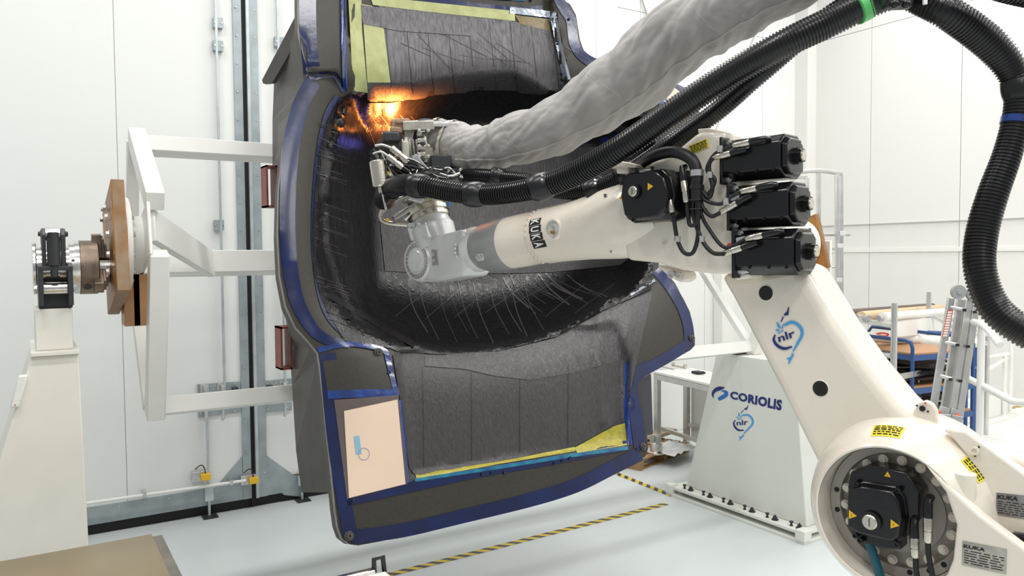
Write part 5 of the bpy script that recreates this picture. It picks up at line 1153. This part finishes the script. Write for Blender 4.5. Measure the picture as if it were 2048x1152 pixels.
kp0 = aZ(1925, 850, ZP); kp1 = aZ(2014, 827, ZP); dk = (kp1 - kp0).normalized()
tag(mk('kick_plate', B().beam(kp0 - dk * 1.2 + Z * .13, kp1 + Z * .13, .02, .26), white_p, None, .004), 'white kick plate on the raised floor under the far guard rail', 'panel')
# roll rack
rk = thing('roll_rack', 'aluminium tube rack carrying long fabric rolls behind the robot', 'rack', lim(aD(1790, 800, 6.6)))
def rkt(nm, a, c, r_=.024, m=alu): return mk(nm, B().tube([aD(*a), aD(*c)], r_, 14), m, rk)
p = aD(1789, 606, 6.6); mk('post', B().tube([p, lim(p)], .026, 16), alu, rk)
p = aD(1858, 584, 8.4); mk('post', B().tube([p, lim(p)], .026, 16), alu, rk)
p = aD(1660, 628, 7.6); mk('post', B().tube([p, lim(p)], .026, 16), alu, rk)
p = aD(1974, 672, 8.4); mk('post', B().tube([p, lim(p)], .03, 16), alu, rk)
rkt('cross_tube', (1655, 628, 7.6), (1786, 652, 6.62)); rkt('cross_tube', (1720, 705, 7.2), (1784, 712, 6.62)); rkt('cross_tube', (1858, 628, 8.4), (1974, 690, 8.4), .02)
mk('side_bar', B().beam(aD(1792, 755, 6.6), aD(1880, 738, 7.6), .012, .05), alu, rk); rkt('brace', (1833, 742, 7.2), (1842, 800, 7.2), .012)
for q in ((1690, 634, 7.25), (1734, 638, 6.95)):
    p = aD(*q); mk('roll_clamp', B().lathe(p, Vector((.3, .9, 0)), [(-.02, .032), (.02, .032), (.02, .018), (.05, .018)], 16), rgrey_d, rk)
def roll(lb, a, c, r_, m, core=True):
    t = thing('fabric_roll', lb, 'roll', aD(*a), 'rolls on the tube rack'); pa_ = aD(*a); pc2 = aD(*c); d = (pc2 - pa_).normalized()
    mk('wound_cloth', B().tube([pa_, pc2], r_, 28), m, t)
    mk('core_tube', B().tube([pa_ - d * .14, pc2 + d * .1], r_ * .5, 20), alu if core else m, t)
    return t
roll('dark brown roll of film, rearmost on the tube rack', (1700, 628, 7.6), (1864, 614, 9.6), .048, rollb)
roll('tan roll of paper, between the brown and white rolls', (1722, 633, 7.2), (1882, 617, 9.4), .048, rollp)
w1 = roll('white roll with cloth hanging down from it', (1765, 635, 6.9), (1886, 624, 8.9), .044, rollw)
mk('hanging_cloth', B().prism([aD(1792, 645, 7.0), aD(1884, 632, 8.9), aD(1884, 665, 8.9), aD(1792, 674, 7.0)], Vector((.006, 0, 0))), rollw, w1)
roll('long white roll lying low over the trolley', (1700, 672, 7.4), (1960, 686, 8.2), .05, rollw)
# trolley
tr = thing('shelf_trolley', 'blue steel trolley with brown shelf boards full of film wrapped sheets', 'trolley', lim(aD(1800, 780, 7.3)))
def q4(z_, D1=6.9): pass
tA = aD(1825, 705, 6.95); tzs = [tA.z, tA.z - .30, tA.z - .56]
lx = aD(1690, 684, 7.7) - tA; lx.z = 0; lx = lx.normalized(); ly = Vector((-lx.y, lx.x, 0)); ly = ly if ly.dot(fh) > 0 else -ly
LX, LY = 1.25, .75
for i, z_ in enumerate(tzs):
    c = lim(tA, z_ - .02) + lx * LX / 2 + ly * LY / 2
    mk('shelf_board', B().box(c, lx * LX, ly * LY, Z * .02), shelfw, tr)
    for s_ in (0, 1): mk('shelf_edge', B().box(lim(tA, z_ - .05) + lx * LX / 2 + ly * LY * s_, lx * LX, ly * .03, Z * .05), bsteel, tr); mk('shelf_edge', B().box(lim(tA, z_ - .05) + ly * LY / 2 + lx * LX * s_, ly * LY, lx * .03, Z * .05), bsteel, tr)
for s_ in (0, 1):
    b0 = lim(tA, 0) + ly * LY * s_; zz = tA.z + .10
    P = [b0 + Z * (ZP + .12), b0 + Z * (zz - .06), b0 + Z * (zz - .01) + lx * .02, b0 + Z * zz + lx * .08, b0 + lx * (LX - .05) + Z * zz, b0 + lx * LX + Z * (zz - .06), b0 + lx * LX + Z * (ZP + .12)]
    mk('tube_frame', B().tube(P, .017, 12), bsteel, tr)
for s1 in (0, 1):
    for s2 in (0, 1): p = lim(tA, ZP + .06) + lx * LX * s1 + ly * LY * s2; mk('caster', B().lathe(p - lx * .02, lx, [(0, .06), (.04, .06)], 20), matt_b, tr)
for i in range(12):
    z_ = tzs[1 + (i // 6)] + .005 + (i % 6) * .032
    c = lim(tA, z_) + lx * (LX / 2 + random.uniform(-.05, .05)) + ly * (LY / 2 + random.uniform(-.06, .03)); g = []; nx_, ny_ = 8, 6
    for a in range(nx_):
        for e_ in range(ny_): g.append(c + lx * (a / (nx_ - 1) - .5) * (LX - .1) + ly * (e_ / (ny_ - 1) - .5) * (LY - .06) + Z * random.uniform(0, .026))
    b = B().add(g + [v - Z * .004 for v in g], [(a * ny_ + e_, a * ny_ + e_ + 1, (a + 1) * ny_ + e_ + 1, (a + 1) * ny_ + e_) for a in range(nx_ - 1) for e_ in range(ny_ - 1)] + [(nx_ * ny_ + a * ny_ + e_, nx_ * ny_ + (a + 1) * ny_ + e_, nx_ * ny_ + (a + 1) * ny_ + e_ + 1, nx_ * ny_ + a * ny_ + e_ + 1) for a in range(nx_ - 1) for e_ in range(ny_ - 1)])
    tag(mk('wrapped_sheet', b, (film, rollb, bfilm, iron_b)[i % 4], None), 'film wrapped sheet lying in the stack on a trolley shelf', 'sheet', 'wrapped sheets on the trolley')
t2 = thing('far_trolley', 'second blue trolley frame behind the ladder', 'trolley', lim(aD(1950, 800, 8.0)))
for q in ((1934, 655, 8.0), (1950, 690, 8.2)): p = aD(*q); mk('post', B().tube([p, lim(p)], .02, 12), bsteel, t2)
mk('top_bar', B().tube([aD(1845, 664, 8.2), aD(1950, 668, 8.2)], .018, 12), bsteel, t2); mk('shelf', B().beam(aD(1850, 667, 8.2), aD(1940, 667, 8.2), .3, .012), alu, t2)
mk('cross_bar', B().tube([aD(1934, 735, 8.0), aD(1958, 735, 8.2)], .018, 12), bsteel, t2)
tag(mk('tool_handle', B().tube([Vector(p) for p in catmull([tuple(aD(*q)) for q in ((1752, 668, 7.5), (1762, 666, 7.5), (1776, 668, 7.5), (1772, 672, 7.5), (1756, 672, 7.5))], 5)], .008, 8), redi), 'small red cable clip lying on the white roll', 'clip')
# work platform cage
cg = thing('work_platform', 'tall aluminium guard cage of a work platform beyond the right pedestal', 'platform', lim(aD(1640, 620, 9.0), 0))
def cgt(nm, a, c, w_=.045): return mk(nm, B().beam(aD(*a), aD(*c), w_, w_, fw), alu, cg, .004)
P = [aD(*q) for q in ((1560, 347, 8.8), (1590, 344, 8.8), (1640, 341, 9.0), (1682, 347, 9.2))]; mk('top_rail', B().tube([Vector(p) for p in catmull([tuple(p) for p in P], 5)], .028, 14), alu, cg)
for (x_, y0, y1, D_) in ((1584, 346, 500, 8.8), (1637, 343, 560, 9.0), (1674, 350, 625, 9.1), (1682, 350, 640, 9.3), (1614, 355, 480, 9.6)): cgt('upright', (x_, y0, D_), (x_, y1, D_))
cgt('cross_bar', (1590, 354, 9.6), (1614, 354, 9.6)); cgt('cross_bar', (1640, 470, 9.2), (1700, 470, 9.2), .03)
for y_ in (498, 534, 570, 605): mk('rung', B().tube([aD(1655, y_, 9.2), aD(1676, y_, 9.2)], .014, 8), alu, cg)
cgt('foot_bar', (1660, 569, 9.1), (1684, 569, 9.1), .05)
for q in ((1684, 467), (1679, 492), (1677, 560)): mk('clamp', B().box(aD(*q, 9.1), RT * .07, UP * .05, fw * .06), rgrey, cg, .004)
for x_ in (1677, ): p = aD(x_, 600, 9.2); mk('leg', B().tube([p, lim(p, 0)], .024, 10), alu, cg)
# ---- work table, pallet, things behind the mould
tb = thing('workbench', 'white topped workbench with aluminium legs left of the lettered pedestal', 'table', lim(aD(1370, 800, 10), 0))
tz_ = 1.05
c0 = aZ(1308, 742, tz_); c1 = aZ(1406, 764, tz_); 
ex_ = (c1 - c0).normalized(); ey_ = Vector((-ex_.y, ex_.x, 0)); ey_ = ey_ if ey_.dot(fh) > 0 else -ey_
mk('table_top', B().box(c0 + ex_ * 1.0 + ey_ * .30 - Z * .015, ex_ * 2.0, ey_ * .62, Z * .03), white_p, tb, .003)
mk('top_frame', B().box(c0 + ex_ * 1.0 + ey_ * .02 - Z * .07, ex_ * 1.98, ey_ * .05, Z * .07), alu, tb, .003)
for s1 in (.02, 1.93):
    for s2 in (.04, .52):
        p = c0 + ex_ * s1 + ey_ * s2; mk('leg', B().bx(p.x - .035, p.x + .035, p.y - .035, p.y + .035, 0, tz_ - .03), alu, tb, .004)
for s2 in (.04, .52): mk('stretcher', B().box(lim(c0, .30) + ex_ * 1.0 + ey_ * s2, ex_ * 1.9, ey_ * .04, Z * .05), alu, tb, .003)
mk('back_panel', B().box(lim(c0, .47) + ex_ * 1.0 + ey_ * .58, ex_ * 1.9, ey_ * .02, Z * .8), white_p, tb)
def onT(x_, y_): return aZ(x_, y_, tz_)
p = onT(1358, 735); cl = thing('clamp_tool', 'nickel bar clamp lying on the white bench', 'tool', p)
mk('bar', B().box(p + Z * .012, ex_ * .3, ey_ * .03, Z * .02), nickel, cl, .002); mk('jaw', B().box(p + Z * .03 + ex_ * .13, ex_ * .03, ey_ * .04, Z * .06), nickel, cl, .002); mk('jaw', B().box(p + Z * .03 - ex_ * .13, ex_ * .03, ey_ * .04, Z * .06), nickel, cl, .002)
p = onT(1397, 748); g_ = thing('black_hand_tool', 'black clustered hand tool on the right end of the bench', 'tool', p)
for k in range(5): mk('finger', B().box(p + Z * .02 + ex_ * (k * .03 - .06), ex_ * .02, ey_ * .12, Z * random.uniform(.02, .04)), gloss_b, g_, .003)
p = onT(1332, 736); tag(mk('grey_file', B().box(p + Z * .006, ex_ * .34, ey_ * .02, Z * .01), rgrey_d, None, .002), 'thin grey file lying at the left of the bench', 'tool')
# pallet
pl = thing('wooden_pallet', 'wooden pallet on the floor behind the lower right of the mould', 'pallet', lim(aZ(1300, 930, 0), 0))
pz = .144; pc0 = aZ(1282, 942, 0); px_ = Vector((.86, -.5, 0)).normalized()
a0 = aZ(1282, 942, 0); a1 = aZ(1336, 921, 0)
px_ = (a1 - a0).normalized(); py_ = Vector((-px_.y, px_.x, 0)); py_ = py_ if py_.dot(-RT) > 0 else -py_
PLx, PLy = 1.15, .8
for s_ in (0, .5, 1):
    mk('bearer', B().box(a0 + px_ * PLx * s_ * .94 + px_ * .03 - py_ * 0 + py_ * PLy / 2 + Z * .055, px_ * .08, py_ * PLy, Z * .11), wood, pl, .003)
for k in range(7): mk('deck_board', B().box(a0 + px_ * PLx / 2 + py_ * (.05 + k * (PLy - .1) / 6) + Z * .122, px_ * PLx, py_ * .085, Z * .022), wood, pl, .002)
for s_ in (0, 1): mk('bottom_board', B().box(a0 + px_ * PLx / 2 + py_ * (.05 + s_ * .7) + Z * .006, px_ * PLx, py_ * .08, Z * .012), wood, pl)
p = aZ(1310, 880, .16); tag(mk('timber_board', B().box(p + px_ * .25 + py_ * .1 + Z * .03, px_ * .6, py_ * .22, Z * .05), wood_l, None, .004), 'light brown board lying on the back of the pallet', 'board')
p = aZ(1312, 906, .135); fx_ = thing('steel_fixture', 'small steel chuck fixture standing on the pallet', 'fixture', p)
mk('base', B().lathe(p, Z, [(0, .11), (.02, .11), (.03, .08), (.13, .075), (.14, .06)], 32), steel, fx_)
for k in range(3):
    a = k * 2.1; mk('jaw', B().box(p + Vector((math.cos(a) * .05, math.sin(a) * .05, .18)), Vector((math.cos(a), math.sin(a), 0)) * .06, Vector((-math.sin(a), math.cos(a), 0)) * .03, Z * .09), rgrey_d, fx_, .004)
p = aZ(1336, 900, .14); g = []
for a in range(9):
    for e_ in range(9): g.append(p + px_ * (a / 8 - .45) * .6 - py_ * (e_ / 8 - .4) * .42 + Z * (.012 + random.uniform(0, .035)))
tag(mk('plastic_sheet', B().add(g, [(a * 9 + e_, a * 9 + e_ + 1, (a + 1) * 9 + e_ + 1, (a + 1) * 9 + e_) for a in range(8) for e_ in range(8)]), bfilm, None, smooth=20), 'crumpled clear plastic sheet spread over the pallet', 'plastic sheet')
# duct / column bits on back wall right of mould
tag(mk('wall_cabinet', B().bx(aY(1426, 600, YW).x, aY(1452, 600, YW).x, YW - .18, YW - .001, aY(1430, 690, YW - .1).z, aY(1430, 540, YW - .1).z), white_p, None, .01), 'narrow white cabinet on the back wall above the bench', 'cabinet')
# ================================================================== FOREGROUND LOW ITEMS
zt_ = 1.12
ca = aZ(303, 1068, zt_); cb = aZ(-40, 1127, zt_)
sh_ = thing('sheet_table', 'low table with tan steel sheet in the lower left corner', 'table', (ca.x - .6, ca.y - .3, 0))
yb = ca.y; xr = ca.x
under = aZ(324, 1077, zt_ - .03)
mk('steel_sheet', B().bx(xr - 1.6, xr, yb - 1.2, yb, zt_ - .006, zt_), tan, sh_, .001)
mk('table_top', B().bx(xr - 1.55, under.x, yb - 1.25, yb - .02, zt_ - .06, zt_ - .007), rsteel if 0 else mat('grey_brown_steel', (.20, .18, .15), .45, .4, var=.2, vscale=6), sh_, .002)
for s1 in (-1.45, -.1):
    for s2 in (-1.1, -.12): mk('leg', B().bx(xr + s1 - .04, xr + s1 + .04, yb + s2 - .04, yb + s2 + .04, 0, zt_ - .06), cream, sh_)
ct = aZ(766, 1133, .95); cart = thing('service_cart', 'white cart with steel edge rail at the bottom edge of the picture', 'cart', (ct.x - .4, ct.y - .3, 0))
mk('cart_top', B().bx(ct.x - 1.1, ct.x, ct.y - .9, ct.y - .03, .90, .935), white_p, cart, .004)
mk('edge_rail', B().bx(ct.x - 1.1, ct.x - .05, ct.y - .03, ct.y + .02, .905, .955), steel, cart, .012)
mk('cart_body', B().bx(ct.x - 1.05, ct.x - .05, ct.y - .85, ct.y - .06, .12, .90), white_p, cart, .006)
mk('corner_handle', B().tube([Vector((ct.x - .05, ct.y + .0, .93)), Vector((ct.x - .05, ct.y, 1.0)), Vector((ct.x + .0, ct.y, 1.0)), Vector((ct.x + .01, ct.y, .90))], .014, 10), gloss_b, cart)
for s1 in (-.95, -.15):
    for s2 in (-.75, -.15): mk('caster', B().lathe((ct.x + s1 - .015, ct.y + s2, .06), XA, [(0, .06), (.03, .06)], 20), matt_b, cart)
# white tilted handle fixed to the pedestal's left side
p = H(38, 782, -.01); wh = thing('wall_switch', 'small white tilted box on the slanted side of the left pedestal', 'switch', p)
mk('box', B().box(p, Vector((.045, 0, .0)), Vector((0, .05, 0)), Vector((.045, 0, .17))), white_p, wh, .008); mk('red_dot', B().lathe(p + Vector((-.02, -.026, -.07)), nY, [(0, .004), (.002, .004)], 10), redi, wh)
